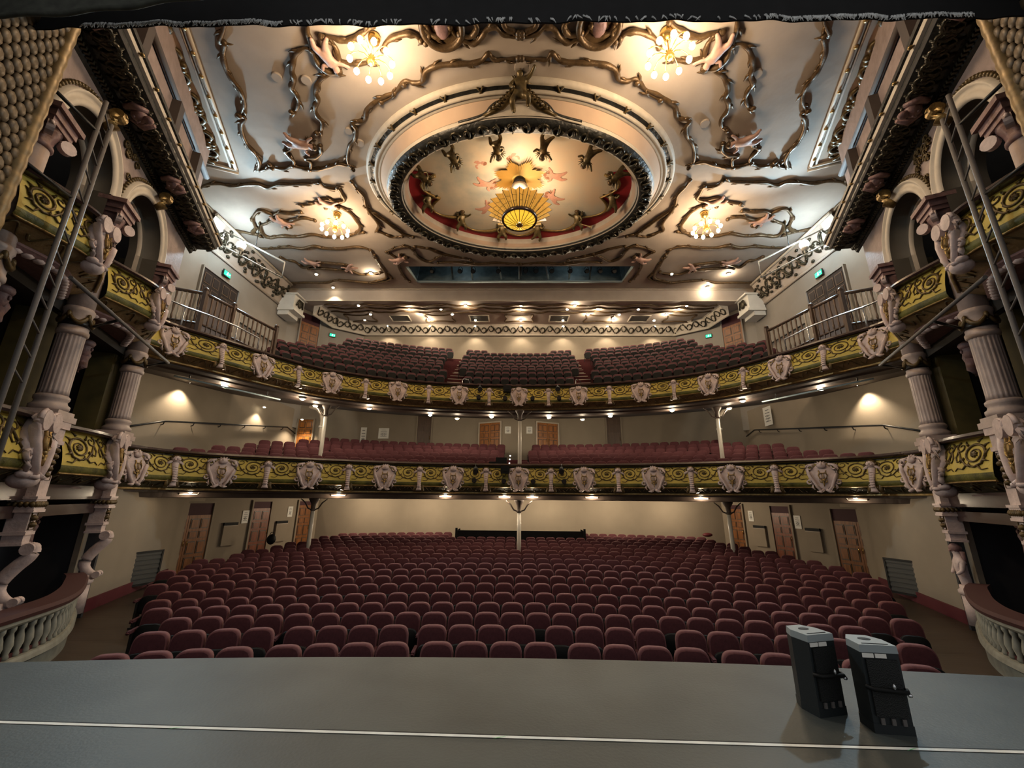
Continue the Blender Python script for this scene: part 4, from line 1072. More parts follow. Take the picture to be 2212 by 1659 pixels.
    for i in range(100):
        tt = -5.0+9.6*(i+.5)/100; mb.obox(wp(tt, .12, 9.75), ax*.05, nx*.08, up*.07)
    mb.build('carved_relief', M['darkrel'], cn)
    for j, tt in enumerate((-3.4, -1.1, 1.2, 3.2)):
        mb = MB(); c = wp(tt, .48, 9.80)
        mb.ell(c, (.16, .16, .15), 12, 8); mb.ell(c-up*.13+nx*.02, (.03, .03, .05), 6, 4)
        for s in (-1, 1): mb.ell(c+ax*(s*.075)-up*.12-nx*.05, (.03, .04, .03), 6, 4); mb.tube([c+ax*(s*.16)-nx*.2, c+ax*(s*.30)-up*.03, c+ax*(s*.20)+nx*.22], [.06, .08, .04], 6)
        mb.ell(c+nx*.16-up*.06, (.12, .10, .08), 8, 5)
        mb.build('mask', M['pinkd'], cn)
    mb = MB(); 
    for i in range(12): mb.ell(wp(-4.8+.8*i, .86, 10.18), (.05, .05, .04), 6, 4)
    mb.build('boss', M['gilt'], cn)
    # ---- ceiling frieze panel above
    A_ = Vector((-8.6, 6.9)); B_ = Vector((-10.95, 12.75)); d2 = (B_-A_).normalized(); n2 = Vector((d2.y, -d2.x))
    def fp(s, w, z=13.7): q = A_+d2*s-n2*w; return Vector((q.x, q.y, z))
    Ls = (B_-A_).length
    mb = MB(); mb.add([fp(0, .0, 13.72), fp(Ls, .0, 13.72), fp(Ls, 1.15, 13.72), fp(0, 1.15, 13.72)], [(0, 1, 2, 3)], 0)
    mb.tube([fp(-1.5, 0), fp(Ls, 0)], .06, 6, 1); mb.tube([fp(-1.5, .16), fp(Ls, .16)], .04, 6, 3); mb.tube([fp(-1.5, 1.15), fp(Ls, 1.15)], .08, 6, 3)
    mb.tube([fp(Ls, -.05), fp(Ls, 1.6)], .06, 6, 1); mb.tube([fp(Ls+.2, -.05), fp(Ls+.2, 1.6)], .05, 6, 1)
    fr = mb.build('trim_7', [M['peach'], M['cream'], M['gilt'], M['ceil']], kind='structure', label='pink frieze band with garlands along the %s edge of the ceiling' % sd, cat='frieze')
    mb = MB()
    for i in range(9):
        mb.ell(fp(.3+i*Ls/9, .03, 13.66), (.07, .07, .06), 7, 4)
    mb.build('boss', M['gilt'], fr)
    mb = MB(); n_ = 16
    for i in range(n_):
        s = .2+(Ls-.4)*(i+.5)/n_; sgn = 1 if i % 2 else -1
        sp = [fp(s+.28*(1-.06*q)*cos(q*.6)*.8, .62+sgn*.26*(1-.06*q)*sin(q*.6), 13.66) for q in range(12)]
        mb.tube(sp, lambda q: .075*(1.1-.6*q), 6)
        if i % 4 == 1: 
            for q in range(7): mb.ell(fp(s+.18*cos(q*.9), .62+.2*sin(q*.9), 13.64), (.11, .11, .09), 7, 4)
            mb.ell(fp(s, .62, 13.6), (.15, .15, .12), 8, 5)
    mb.build('garland', M['rel'], fr)
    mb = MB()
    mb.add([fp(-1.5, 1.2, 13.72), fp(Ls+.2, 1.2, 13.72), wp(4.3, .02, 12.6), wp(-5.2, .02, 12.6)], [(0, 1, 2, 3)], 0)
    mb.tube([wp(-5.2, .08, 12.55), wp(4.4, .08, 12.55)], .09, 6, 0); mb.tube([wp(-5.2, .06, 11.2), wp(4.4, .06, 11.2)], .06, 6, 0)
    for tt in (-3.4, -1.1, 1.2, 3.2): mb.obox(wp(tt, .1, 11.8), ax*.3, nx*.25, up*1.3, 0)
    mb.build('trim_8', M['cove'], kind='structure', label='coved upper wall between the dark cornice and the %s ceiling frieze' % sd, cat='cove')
    # ---- proscenium edge with its scaled reveal
    pe = wp(-3.72, .60, 0)
    t = thing('proscenium_frame', (pe.x, pe.y, 0), 'gold and brown scaled proscenium frame on the %s with a ribbed roll edge' % sd, 'proscenium frame')
    mb = MB(); q0 = Vector((pe.x, pe.y, 0)); q1 = Vector((-6.2, 2.2, 0))
    mb.add([q0, q0+up*12, q1+up*12, q1], [(0, 1, 2, 3)], 0); mb.add([q0, q0+up*12, q0-nx*1.2+up*12, q0-nx*1.2], [(0, 1, 2, 3)], 0)
    mb.build('reveal', M['scale'], t)
    mb = MB(); dd = (q1-q0); Lr = dd.length; dd.normalize(); nn = Vector((-dd.y, dd.x, 0))*(-1)
    if nn.x < 0: nn = -nn
    for r_ in range(74):                                            # overlapping scales
        z = .1+r_*.155
        for k in range(13):
            s = .12+(k+.5*(r_ % 2))*.20
            if s > Lr: continue
            c = q0+dd*s+nn*.02+up*z
            mb.loft([[c+dd*(.10*cos(2*PI*j/8)*f)+up*(.11*sin(2*PI*j/8)*f)+nn*h for j in range(8)] for f, h in ((1, 0), (.85, .035), (.3, .05))], 0, True)
    mb.build('scale_pattern', M['scalem'], t)
    mb = MB(); mb.lathe([(.095+.018*abs(sin(i*.9)), i*.07) for i in range(171)], (q0.x+.02, q0.y-.02, 0), 14); mb.build('roll_edge', M['gilt2'], t)
    # ---- ladder boom and pipe rail carried off the columns
    t = thing('ladder_boom', tuple(wp(-2.8, .9, 4.6)), 'steel ladder boom for stage lights standing in front of the %s boxes' % sd, 'ladder')
    la, lb = wp(-2.98, .9, 0), wp(-2.66, .9, 0)
    for q, z1 in ((la, 8.35), (lb, 8.15)):
        mb = MB(); mb.tube([q+up*-1.0, q+up*z1], .035, 8); mb.build('rail', M['steelb'], t)
    for i in range(13):
        z = 3.2+i*.40; mb = MB(); mb.tube([la+up*(z+.18), lb+up*z], .016, 6); mb.build('rung', M['steelb'], t)
    for z in (7.7, 6.3):
        mb = MB(); mb.tube([la+up*z, Vector((q0.x, q0.y, z+.05))], .03, 6); mb.build('bracket', M['steel'], t)
    t = thing('pipe_rail', tuple(wp(1.0, .95, 5.0)), 'grey pipe rail for lamps running in front of the %s boxes' % sd, 'pipe')
    mb = MB(); mb.tube([wp(-2.5, .95, 5.1), wp(2.35, .95, 5.06)], .035, 8); mb.build('pipe', M['steelb'], t)
    for tt in (0.0, 3.0):
        mb = MB(); mb.tube([wp(tt, .3, 5.08), wp(tt-.7, .95, 5.06)], .03, 6); mb.build('arm', M['steel'], t)
        mb = MB(); mb.lathe([(.24, 5.0), (.25, 5.0), (.25, 5.12), (.24, 5.12)], (wp(tt, 0, 0).x, wp(tt, 0, 0).y, 0), 20); mb.build('clamp_band', M['steel'], t)
MIR = 1
# ================================================================== the oval well, its figures and the lamps
def ringloft(name, mats, prof, parent, mis=None, n=96, **kw):
    mb = MB(); R_ = [oval(a, b, z, n) for a, b, z in prof]
    mb.loft([[R_[k][i] for k in range(len(prof))] for i in range(n)], 0, True, closed=False, loop=True, mis=mis)
    return mb.build(name, mats, parent, **kw)
DOME = thing('plaster_oval', (0, 13.75, 12.8), 'great oval ceiling well with dark gilded frame and painted cherubs round the sunburst lamp', 'ceiling ornament')
ringloft('outer_moulding', [M['cream'], M['dark']], [(6.05, 4.48, 13.77), (6.03, 4.46, 13.66), (5.93, 4.36, 13.60), (5.88, 4.32, 13.62), (5.82, 4.26, 13.58), (5.74, 4.20, 13.60), (5.72, 4.18, 13.52), (5.64, 4.12, 13.50), (5.60, 4.10, 13.54), (5.55, 4.06, 13.48), (5.48, 4.0, 13.50)], DOME, mis=[0, 0, 0, 1, 1, 0, 0, 0, 0, 0])
ringloft('drum', [M['peach'], M['cream'], M['dark']], [(5.48, 4.0, 13.50), (5.22, 3.80, 13.12), (5.24, 3.82, 13.08), (5.20, 3.80, 13.02), (5.20, 3.79, 12.96)], DOME, mis=[0, 2, 1, 1])
ringloft('dark_frame', M['dark'], [(5.20, 3.79, 12.96), (5.12, 3.74, 12.86), (4.95, 3.58, 12.82), (4.72, 3.36, 12.86), (4.66, 3.28, 12.92)], DOME)
mb = MB(); N = 64
for i in range(N):                                                 # acanthus leaves round the dark frame
    a = 2*PI*(i+.5)/N; c = Vector((4.92*cos(a), DC[1]+3.54*sin(a), 12.82)); t = Vector((-4.92*sin(a), 3.54*cos(a), 0)).normalized(); r_ = Vector((t.y, -t.x, 0)); s = 1 if i % 2 else -1
    sp = [c+t*(.20*(1-.06*q)*cos(q*.6))+r_*(s*.19*(1-.06*q)*sin(q*.6)) for q in range(12)]
    mb.tube(sp, lambda q: .050*(1.1-.6*q), 5)
    mb.tube([c-r_*.20, c+t*.05+Vector((0, 0, -.04)), c+r_*.20], [.02, .05, .02], 5)
mb.build('acanthus_relief', M['darkrel'], DOME)
mb = MB()
for i in range(30):                                                # crossed ribbons on the outer moulding
    a = 2*PI*(i+.5)/30; t = Vector((-5.78*sin(a), 4.22*cos(a), 0)).normalized(); r_ = Vector((t.y, -t.x, 0)); c = Vector((5.78*cos(a), DC[1]+4.23*sin(a), 13.57))
    for s in (-1, 1): mb.tube([c-t*.10*s-r_*.16, c+t*.10*s+r_*.16], .03, 5)
mb.build('ribbon', M['rel'], DOME)
ringloft('inner_moulding', [M['peach'], M['cream'], M['dark']], [(4.66, 3.28, 12.92), (4.62, 3.24, 12.94), (4.60, 3.22, 13.02), (4.54, 3.16, 13.05), (4.50, 3.12, 13.12), (4.44, 3.07, 13.20), (4.42, 3.05, 13.46)], DOME, mis=[1, 2, 1, 0, 0, 1])
# painted panel: shallow dome
mb = MB(); R_ = []
for k in range(9):
    f = 1-k/8*.985; R_.append(oval(4.42*f, 3.05*f, 13.45+.12*(1-f*f), 72))
mb.loft(R_, 0, True, cap=False); mb.build('painted_panel', M['sky'], DOME)
chp = [(-.80, 16.0), (.82, 16.0), (-2.55, 15.25), (2.55, 15.25), (-3.80, 14.05), (3.80, 14.05), (-3.72, 12.45), (3.72, 12.45), (-2.42, 11.5), (2.48, 11.5), (-.80, 11.08), (.84, 11.08)]
angs = sorted((math.atan2((y-DC[1])/3.05, x/4.42)+PI/2) % (2*PI)-PI/2 for x, y in chp)
sw = []
for i, a in enumerate(angs):
    b = angs[(i+1) % len(angs)]
    if b < a: b += 2*PI
    for k in range(10):
        q = a+(b-a)*k/10; f = .75+.145*sin(PI*k/10)
        sw.append((q, f))
mb = MB()
sw = [(q, f) for q, f in sw if sin(q) > -.42]
inn = [(4.42*f*cos(q), DC[1]+3.05*f*sin(q), 13.43) for q, f in sw]; out_ = [(4.42*cos(q), DC[1]+3.05*sin(q), 13.43) for q, f in sw]
mb.strip(inn, out_); mb.build('crimson_border', M['crimson'], DOME)
mb = MB(); mb.tube([Vector(p)+Vector((0, 0, -.03)) for p in inn], lambda t: .055+.02*sin(t*900), 6); mb.build('swag', M['gilt'], DOME)

# infant figures about 0.75 m tall; x to the side, z towards the head, y depth
def putto(pose, mtl, name):
    V = [(0, 0, 0), (0, -.02, .14), (0, 0, .27), (0, 0, .34), (0, -.02, .40), (0, -.02, .51)]
    E_ = [(0, 1), (1, 2), (2, 3), (3, 4), (4, 5)]; Rr = [.115, .125, .11, .06, .115, .095]
    def limb(root, pts, rad):
        k = root
        for p, r in zip(pts, rad):
            V.append(p); Rr.append(r); E_.append((k, len(V)-1)); k = len(V)-1
    if pose == 0:                                                  # kneeling, one arm raised with a horn
        limb(2, [(.13, -.02, .28), (.26, -.10, .36), (.33, -.20, .46), (.34, -.24, .50)], [.062, .052, .042, .042])
        limb(2, [(-.13, -.02, .26), (-.24, -.08, .14), (-.16, -.20, .06), (-.13, -.23, .06)], [.062, .052, .042, .042])
        limb(0, [(.10, -.06, -.06), (.20, -.22, -.12), (.20, -.06, -.28), (.22, -.14, -.32)], [.10, .085, .058, .045])
        limb(0, [(-.10, -.03, -.06), (-.20, -.10, -.20), (-.14, .02, -.38), (-.16, -.06, -.42)], [.10, .085, .058, .045])
    else:                                                          # flying, limbs spread
        limb(2, [(.13, 0, .28), (.25, -.02, .35), (.35, -.02, .44), (.39, -.02, .48)], [.062, .052, .042, .042])
        limb(2, [(-.13, 0, .26), (-.25, -.03, .20), (-.33, -.03, .29), (-.37, -.03, .32)], [.062, .052, .042, .042])
        limb(0, [(.09, 0, -.07), (.16, -.06, -.20), (.27, .0, -.28), (.33, -.02, -.31)], [.10, .085, .058, .045])
        limb(0, [(-.09, 0, -.07), (-.15, -.05, -.22), (-.09, .02, -.38), (-.08, -.03, -.43)], [.10, .085, .058, .045])
    return skin_mesh(name, V, E_, Rr, mtl)
def wing_mesh(mtl):
    mb = MB()
    for s in (-1, 1):
        for k in range(5):
            a = .5+k*.26; L = .34-.03*k
            mb.tube([(s*.05, .08, .26), (s*(.05+L*.6*sin(a)), .12, .26+L*.6*cos(a)), (s*(.05+L*sin(a)), .12, .26+L*cos(a))], [.03, .045, .012], 5, flat=.5)
    return mb.mesh('wing', mtl)
def hair_cap(mtl):
    mb = MB(); mb.ell((0, .005, .50), (.112, .115, .085), 10, 6)
    for k in range(7): a = k/7*2*PI; mb.ell((.09*cos(a), .01+.09*sin(a), .485), (.035, .035, .03), 6, 4)
    mb.ell((0, -.128, .455), (.016, .022, .018), 6, 4)
    return mb.mesh('hair', mtl)
M['pinkf'] = mat('pink_figure', (0.46, 0.29, 0.24), 0.5, var=0.15, scale=8)
M['gilt3'] = mat('dark_gilt', (0.12, 0.085, 0.036), 0.38, 0.35, var=0.4, scale=10)
PUT = {}
for nm, mt, ht in (('gilt', M['gilt3'], M['bronze']), ('pink', M['pinkf'], M['bronze']), ('paint', M['figure'], M['figline'])):
    PUT[nm] = [putto(0, mt, 'body'), putto(1, mt, 'body'), wing_mesh(ht if nm != 'gilt' else mt), hair_cap(ht)]
def set_putto(kind, pose, loc, head, face, sc, flat=1.0, parent=None, label=None, grp=None, mx=1):
    # head: direction of the head; face: direction the belly looks
    t = bpy.data.objects.new('cherub', None); COL.objects.link(t); t.empty_display_size = .1
    h = Vector(head).normalized(); f = Vector(face).normalized(); s = f.cross(h).normalized()*-1; f = h.cross(s)*-1
    Mx = Matrix((( s.x*mx, -f.x, h.x, 0), (s.y*mx, -f.y, h.y, 0), (s.z*mx, -f.z, h.z, 0), (0, 0, 0, 1)))
    S_ = Matrix.Diagonal((sc, sc*flat, sc, 1))
    t.matrix_world = Matrix.Translation(loc) @ Mx @ S_
    b, w, hr = PUT[kind][pose], PUT[kind][2], PUT[kind][3]
    sub(b, 'body', t); sub(w, 'wing', t); sub(hr, 'hair', t)
    if label: tag(t, label, 'cherub', grp)
    return t
def horn(loc, d, L, parent):
    mb = MB(); d = Vector(d).normalized(); mb.tube([Vector(loc)+d*(L*k/6) for k in range(7)], [.015, .015, .018, .02, .025, .04, .085], 8); mb.build('horn', M['gilt2'], parent)
where = {0: 'far side left of centre', 1: 'far side right of centre', 2: 'lower left kneeling', 3: 'lower right blowing a horn', 4: 'left side lower', 5: 'right side lower', 6: 'left side upper', 7: 'right side upper', 8: 'near side far left', 9: 'near side far right', 10: 'near side left of centre', 11: 'near side right of centre'}
for i, (x, y) in enumerate(chp):
    r_ = Vector((x*.6, y-DC[1], 0)).normalized()
    hd = -r_*.75+Vector((0, 0, -.35)) if y > 13 else -r_*.9+Vector((0, 0, -.5))
    if y > 13: hd = Vector((-r_.x*.25, -.75, .55)); 
    o = set_putto('gilt', i % 2 if i not in (2, 3) else 0, (x*1.0, DC[1]+.08+(y-DC[1])*.98, 13.22), hd, (-r_.x*.5, -.55, -.8), .92, 1.0, label='gilded winged cherub on the rim of the ceiling oval, %s' % where[i], grp='gilded cherubs round the ceiling oval', mx=1 if x < 0 else -1)
mb = MB(); t = thing('horn', (2.75, 14.85, 12.9), 'gilded horn blown by the lower right cherub of the ceiling oval', 'horn'); horn((2.62, 14.95, 12.86), (.8, -.2, -.45), .5, t)
# painted cherubs: flattened figures lying in the panel's surface
pc = [(-1.74, 12.18, .9, .35, 'left of the lamp heading up'), (-.15, 11.74, -.5, .8, 'above the sunburst'), (1.25, 11.75, -.8, .55, 'upper right of the sunburst'), (1.45, 13.01, -1, -.2, 'right of the sunburst'), (-1.42, 13.37, 1, .25, 'left of the sunburst'), (1.45, 14.24, -.7, -.7, 'lower right of the lamp'), (-1.5, 14.85, .7, -.6, 'lower left behind the lamp')]
for i, (x, y, hx, hy, w) in enumerate(pc):
    set_putto('paint', 1, (x, y, 13.535), (hx, hy, 0), (0, 0, -1), .95, .10, label='pink painted cherub on the oval ceiling panel, %s' % w, grp='painted cherubs on the oval panel', mx=1 if i % 2 else -1)
# crest over the near edge of the oval
CR = thing('oval_crest', (0, 9.6, 13.1), 'dark gilded crest with a cherub at the near edge of the ceiling oval', 'ceiling ornament')
mb = MB()
for s in (-1, 1):
    mb.tube([(s*.1, 9.55, 13.55), (s*.35, 9.65, 13.35), (s*.55, 9.8, 13.2), (s*.85, 9.9, 13.12), (s*1.15, 10.0, 13.05)], [.12, .12, .09, .07, .05], 7)
    for k in range(7):
        c = Vector((s*(.2+.1*k), 9.50+.05*k, 13.5-.06*k)); sp = [c+Vector((s*.12*(1-.07*q)*cos(q*.7), .05*sin(q*.7), .12*(1-.07*q)*sin(q*.7))) for q in range(10)]
        mb.tube(sp, .03, 5)
mb.build('scrolls', M['rel'], CR)
set_putto('gilt', 0, (0, 9.42, 13.25), (0, -.5, .9), (0, -.6, -.7), 1.25, label='gilded cherub seated on the crest at the near edge of the oval', grp=None)
mb = MB()
P = [(-1.95, 10.2, 13.05), (-1.4, 10.06, 13.07), (-1.08, 9.97, 13.14), (-.9, 9.86, 13.28), (-.62, 9.78, 13.40), (0, 9.75, 13.43), (.62, 9.78, 13.40), (.9, 9.86, 13.28), (1.08, 9.97, 13.14), (1.4, 10.06, 13.07), (1.95, 10.2, 13.05)]
cp = catmull(P, 4)
mb.strip(cp, [(p.x, DC[1]-3.83*math.sqrt(1-(p.x/5.24)**2), 12.99) for p in cp]); mb.tube(cp, .05, 6, 1); mb.tube([p+Vector((0, .0, -.09)) for p in cp], .035, 6, 0)
mb.build('shaped_panel', [M['cream'], M['dark']], CR)
# sunburst
SBT = thing('sunburst', (0, 12.99, 13.3), 'gilded plaster sunburst on the oval panel above the pendant lamp', 'ceiling ornament')
N = 72; ring = []; mid = []; rg = random.Random(3)
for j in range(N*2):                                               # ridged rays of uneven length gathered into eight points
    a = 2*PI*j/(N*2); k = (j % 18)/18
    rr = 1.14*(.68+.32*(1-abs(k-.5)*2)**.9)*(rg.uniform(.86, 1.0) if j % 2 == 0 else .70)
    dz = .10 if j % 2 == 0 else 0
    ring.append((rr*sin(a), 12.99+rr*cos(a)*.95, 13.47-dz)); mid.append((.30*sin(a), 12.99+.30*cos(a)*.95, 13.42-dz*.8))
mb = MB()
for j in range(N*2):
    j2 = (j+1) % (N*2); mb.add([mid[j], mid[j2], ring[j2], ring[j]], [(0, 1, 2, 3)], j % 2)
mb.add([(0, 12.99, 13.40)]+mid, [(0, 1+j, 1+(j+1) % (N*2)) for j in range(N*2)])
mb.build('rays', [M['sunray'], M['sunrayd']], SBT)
# pendant lamp
PL = thing('pendant_lamp', (0, 12.99, 11.3), 'pleated amber glass pendant lamp hanging under the gilded sunburst', 'ceiling lamp')
c = (0, 12.99, 0)
mb = MB(); mb.lathe([(.10, 12.05), (.12, 12.5), (.28, 12.6), (.36, 12.8), (.30, 12.95), (.30, 13.05)], c, 20, 0, lambda j, n, z: 1+.04*(j % 2)); mb.build('canopy', M['cream'], PL)
mb = MB(); mb.lathe([(.30, 13.04), (.26, 13.2), (.20, 13.42)], c, 20); mb.build('ceiling_cup', M['void'], PL)
NP = 24; mb = MB(); rf = MB()
inn, out_ = [], []
for j in range(NP*2):
    a = 2*PI*j/(NP*2)+PI/2
    ro = 1.22 if j % 2 == 0 else 1.02
    out_.append((ro*cos(a), 12.99+ro*sin(a), 12.0 if j % 2 == 0 else 12.06)); inn.append((.62*cos(a), 12.99+.62*sin(a), 11.62+(.0 if j % 2 == 0 else .05)))
mb.loft([inn, out_], 0, False, cap=False); mb.build('pleated_shade', M['amber'], PL)
for j in range(NP*2): rf.tube([inn[j], out_[j]], .012, 4)
for f in (.38, .68):
    rf.tube([tuple(i_+(o_-i_)*f for i_, o_ in zip(a, b)) for a, b in zip(inn, out_)], .006, 4, loop=True)
rf.build('shade_ribs', M['bronze'], PL)
mb = MB(); mb.loft([[(r*cos(2*PI*i/48), 12.99+r*sin(2*PI*i/48), z) for i in range(48)] for r, z in ((.58, 11.55), (.65, 11.53), (.67, 11.60), (.65, 11.68), (.59, 11.66))], 0, True, loop=True); mb.build('ring', M['rail'], PL)
mb = MB(); mb.lathe([(.04, 11.34), (.30, 11.40), (.52, 11.50), (.60, 11.58)], c, 32); mb.build('bowl', M['amberb'], PL)
rf = MB()
for j in range(20):
    a = 2*PI*j/20; rf.tube([(r*cos(a), 12.99+r*sin(a), z-.012) for r, z in ((.10, 11.36), (.30, 11.40), (.52, 11.50), (.60, 11.56))], .011, 4)
rf.build('bowl_ribs', M['bronze'], PL)
mb = MB(); mb.ell((0, 12.99, 11.35), (.14, .14, .06), 12, 6); mb.build('finial', M['brass'], PL)
mb = MB(); mb.ell((0, 12.90, 11.38), (.06, .05, .07), 10, 6); mb.build('bulb', M['down'], PL)
for k in range(3):
    mb = MB(); a = PI*(1.2+.3*k); mb.tube([(.1*cos(a), 12.99+.1*sin(a), 12.2), (.62*cos(a), 12.99+.62*sin(a), 11.7)], .015, 5); mb.build('stay', M['bronze'], PL)
# chandeliers
def chandelier(x, y, zb, lab):
    t = thing('chandelier', (x, y, zb-.2), lab, 'chandelier', 'brass chandeliers with globe bulbs')
    mb = MB(); mb.lathe([(.02, 13.45), (.14, 13.55), (.17, 13.68), (.17, 13.72)], (x, y, 0), 14); mb.build('ceiling_rose', M['brass'], t)
    mb = MB(); mb.tube([(x, y, 13.6), (x, y, zb-.05)], .018, 6); mb.build('stem', M['brass'], t)
    mb = MB(); mb.lathe([(.02, zb-.24), (.06, zb-.20), (.12, zb-.10), (.08, zb-.02), (.10, zb+.06), (.03, zb+.14)], (x, y, 0), 14); mb.build('hub', M['brass'], t)
    for j in range(10):
        a = 2*PI*j/10+.15; d = Vector((cos(a), sin(a), 0)); b = Vector((x, y, zb))
        mb = MB(); mb.tube([b+d*.06, b+d*.20+Vector((0, 0, .16)), b+d*.36+Vector((0, 0, .20)), b+d*.50+Vector((0, 0, .12)), b+d*.55+Vector((0, 0, .04))], .014, 5)
        mb.lathe([(.02, .05), (.045, .02), (.05, -.01)], tuple(b+d*.55), 8)
        am = mb.build('arm', M['brass'], t)
        mb = MB(); q = b+d*.55; mb.lathe([(.03, .0), (.07, -.05), (.08, -.11), (.055, -.17), (.02, -.20)], tuple(q), 10); mb.build('bulb', M['bulb'], am)
for x, y, z, w in ((-4.0, 8.15, 12.94, 'near left'), (3.94, 8.09, 12.94, 'near right'), (-8.12, 15.33, 12.98, 'far left'), (8.12, 15.36, 12.98, 'far right')):
    chandelier(x, y, z, 'brass chandelier with ten glowing bulbs, %s of the ceiling oval' % w)
# relief cherubs on the ceiling flat
k = 0
for x, y, hx, hy, sc in ((-5.5, 8.5, .3, 1, 1.1), (-7.9, 11.5, .9, .3, 1.15), (-8.3, 14.6, .9, .5, 1.0), (-10.9, 15.7, .6, .9, 1.0), (-9.25, 19.6, -.7, .6, 1.0), (-11.2, 19.1, .8, .5, 1.0), (-6.4, 18.9, .8, -.5, 1.1)):
    for s in (-1, 1):
        nm = ['nearest the stage', 'beside the oval', 'by the far chandelier', 'in the cool lit patch', 'left panel above the gallery', 'at the outer corner of the rear panel', 'next to the lighting slot'][k//2]
        nm = nm.replace('left panel', 'in the panel')
        set_putto('pink', 1, (s*x*-1, y, 13.62), (s*-hx, hy, 0), (0, 0, -1), sc, .8, label='pink plaster cherub among the ceiling scrolls %s, %s' % ('right' if s*-x > 0 else 'left', nm), grp='plaster cherubs on the ceiling flat', mx=s)
        k += 1
# medallions at the near edge of the ceiling
for s in (-1, 1):
    t = thing('medallion', (s*2.1, 7.9, 13.5), 'round plaster medallion at the near edge of the ceiling, %s of the middle' % ('left' if s < 0 else 'right'), 'ceiling ornament', 'ceiling medallions')
    mb = MB(); mb.loft([[(s*2.1+r*cos(2*PI*i/28), 7.9+r*sin(2*PI*i/28), z) for i in range(28)] for r, z in ((.62, 13.74), (.62, 13.64), (.54, 13.58), (.46, 13.64), (.46, 13.72))], 0, True); mb.build('rim', M['bronze'], t)
    mb = MB(); mb.ell((s*2.1, 7.9, 13.66), (.2, .3, .08), 10, 6); mb.ell((s*2.1, 7.68, 13.62), (.14, .14, .1), 8, 5); mb.build('bust', M['pinkd'], t)
# lighting slot above the gallery front
BR = thing('lighting_bridge', (0, 20.5, 13.7), 'open lighting slot in the ceiling with teal steel walls and a row of spotlights', 'lighting bridge')
mb = MB()
mb.add([(-6.1, 21.3, 13.74), (6.1, 21.3, 13.74), (6.1, 21.9, 15.6), (-6.1, 21.9, 15.6)], [(0, 1, 2, 3)]); mb.add([(-6.2, 19.7, 13.76), (6.2, 19.7, 13.76), (6.2, 19.7, 15.6), (-6.2, 19.7, 15.6)], [(0, 1, 2, 3)])
for s in (-1, 1): mb.add([(s*6.1, 19.7, 13.76), (s*6.0, 21.3, 13.76), (s*6.0, 21.9, 15.6), (s*6.1, 19.7, 15.6)], [(0, 1, 2, 3)])
mb.add([(-6.2, 19.7, 15.6), (6.2, 19.7, 15.6), (6.2, 21.9, 15.6), (-6.2, 21.9, 15.6)], [(0, 1, 2, 3)])
mb.build('slot_lining', M['blue'], BR)
mb = MB(); mb.tube([(-6.15, 19.7, 13.74), (-5.95, 21.3, 13.74), (5.95, 21.3, 13.74), (6.15, 19.7, 13.74)], .09, 4); mb.build('edge_frame', M['bluel'], BR)
for x0, x1 in ((-3.9, -3.9), (-2.75, -2.75), (-1.3, -1.05), (0, 0), (.12, .12), (1.35, 1.7), (2.9, 2.9), (4.1, 4.1)):
    mb = MB(); mb.tube([(x0, 20.2, 14.9), (x1, 21.3, 13.9)], .06, 4); mb.build('strut', M['bluel'] if x0 in (-2.75, -1.3, 0, 1.35, 2.9) else M['blue'], BR)
mb = MB(); mb.tube([(-5.8, 20.7, 14.45), (5.8, 20.7, 14.45)], .03, 6); mb.build('pipe', M['bluel'], BR)
for i, x in enumerate((-5.0, -3.4, -2.65, -1.2, .35, .95, 1.85, 2.9, 3.85, 4.6, 5.4)):
    t = thing('spotlight', (x, 20.9, 14.0), 'small black spotlight in the ceiling lighting slot, %s from the left' % ordinal(i+1), 'stage light', 'spotlights in the ceiling slot')
    mb = MB(); mb.tube([(x, 20.95, 14.18), (x, 20.62, 14.02)], [.10, .13], 10); mb.build('housing', M['blk'], t)
    mb = MB(); mb.tube([(x, 20.61, 14.02), (x, 20.59, 14.01)], [.11, .11], 10); mb.build('lens', M['steel'], t)
    mb = MB(); mb.tube([(x-.13, 20.8, 14.1), (x-.13, 20.8, 14.3), (x, 20.75, 14.42), (x+.13, 20.8, 14.3), (x+.13, 20.8, 14.1)], .018, 5); mb.build('yoke', M['steel'], t)
# downlights of the rear gallery
DL = [(-11.5, 20.4, 13.72), (-8.36, 20.3, 13.72), (8.5, 20.4, 13.72), (11.65, 20.4, 13.72), (-11.2, 21.9, 13.72), (11.15, 21.9, 13.72)]
DL += [(x, 22.75, 12.95) for x in (-9.9, -3.3, .12, 3.4, 10.2)]+[(x, 23.25, 12.95) for x in (-6.9, -4.9, .12, 3.0, 4.9, 7.4, 9.9)]
DL += [(x, 24.0, 12.95) for x in (-9.6, -6.3, -4.3, 4.4, 6.4, 9.4)]+[(x, 24.9, 12.95) for x in (-10.3, -6.0, -2.9, .12, 2.9, 6.2, 8.9)]+[(x, 25.75, 12.9) for x in (-9.0, -6.1, -3.0, .12, 3.0, 6.0, 9.2)]
def downlight(x, y, z, lab, grp, spotE=0, ang=110, r=.075):
    t = thing('downlight', (x, y, z-.05), lab, 'ceiling light', grp)
    mb = MB(); mb.lathe([(r*.9, z-.02), (r*1.35, z-.035), (r*1.4, z), (r*1.2, z+.02)], (x, y, 0), 12); mb.build('trim_ring', M['wpaint'], t)
    mb = MB(); mb.ell((x, y, z-.035), (r, r, r*.6), 10, 6); mb.build('lamp', M['down'], t)
    if not spotE and z > 12.5: lamp('downlight_glow', 'POINT', (x, y, z-.20), 20, WARM2, .06)
    if spotE: lamp('downlight_beam', 'SPOT' if ang < 180 else 'POINT', (x, y, z-.18), spotE, WARM2, .06, (x, y, z-3), min(ang, 179), .6)
from collections import Counter
rowc = Counter()
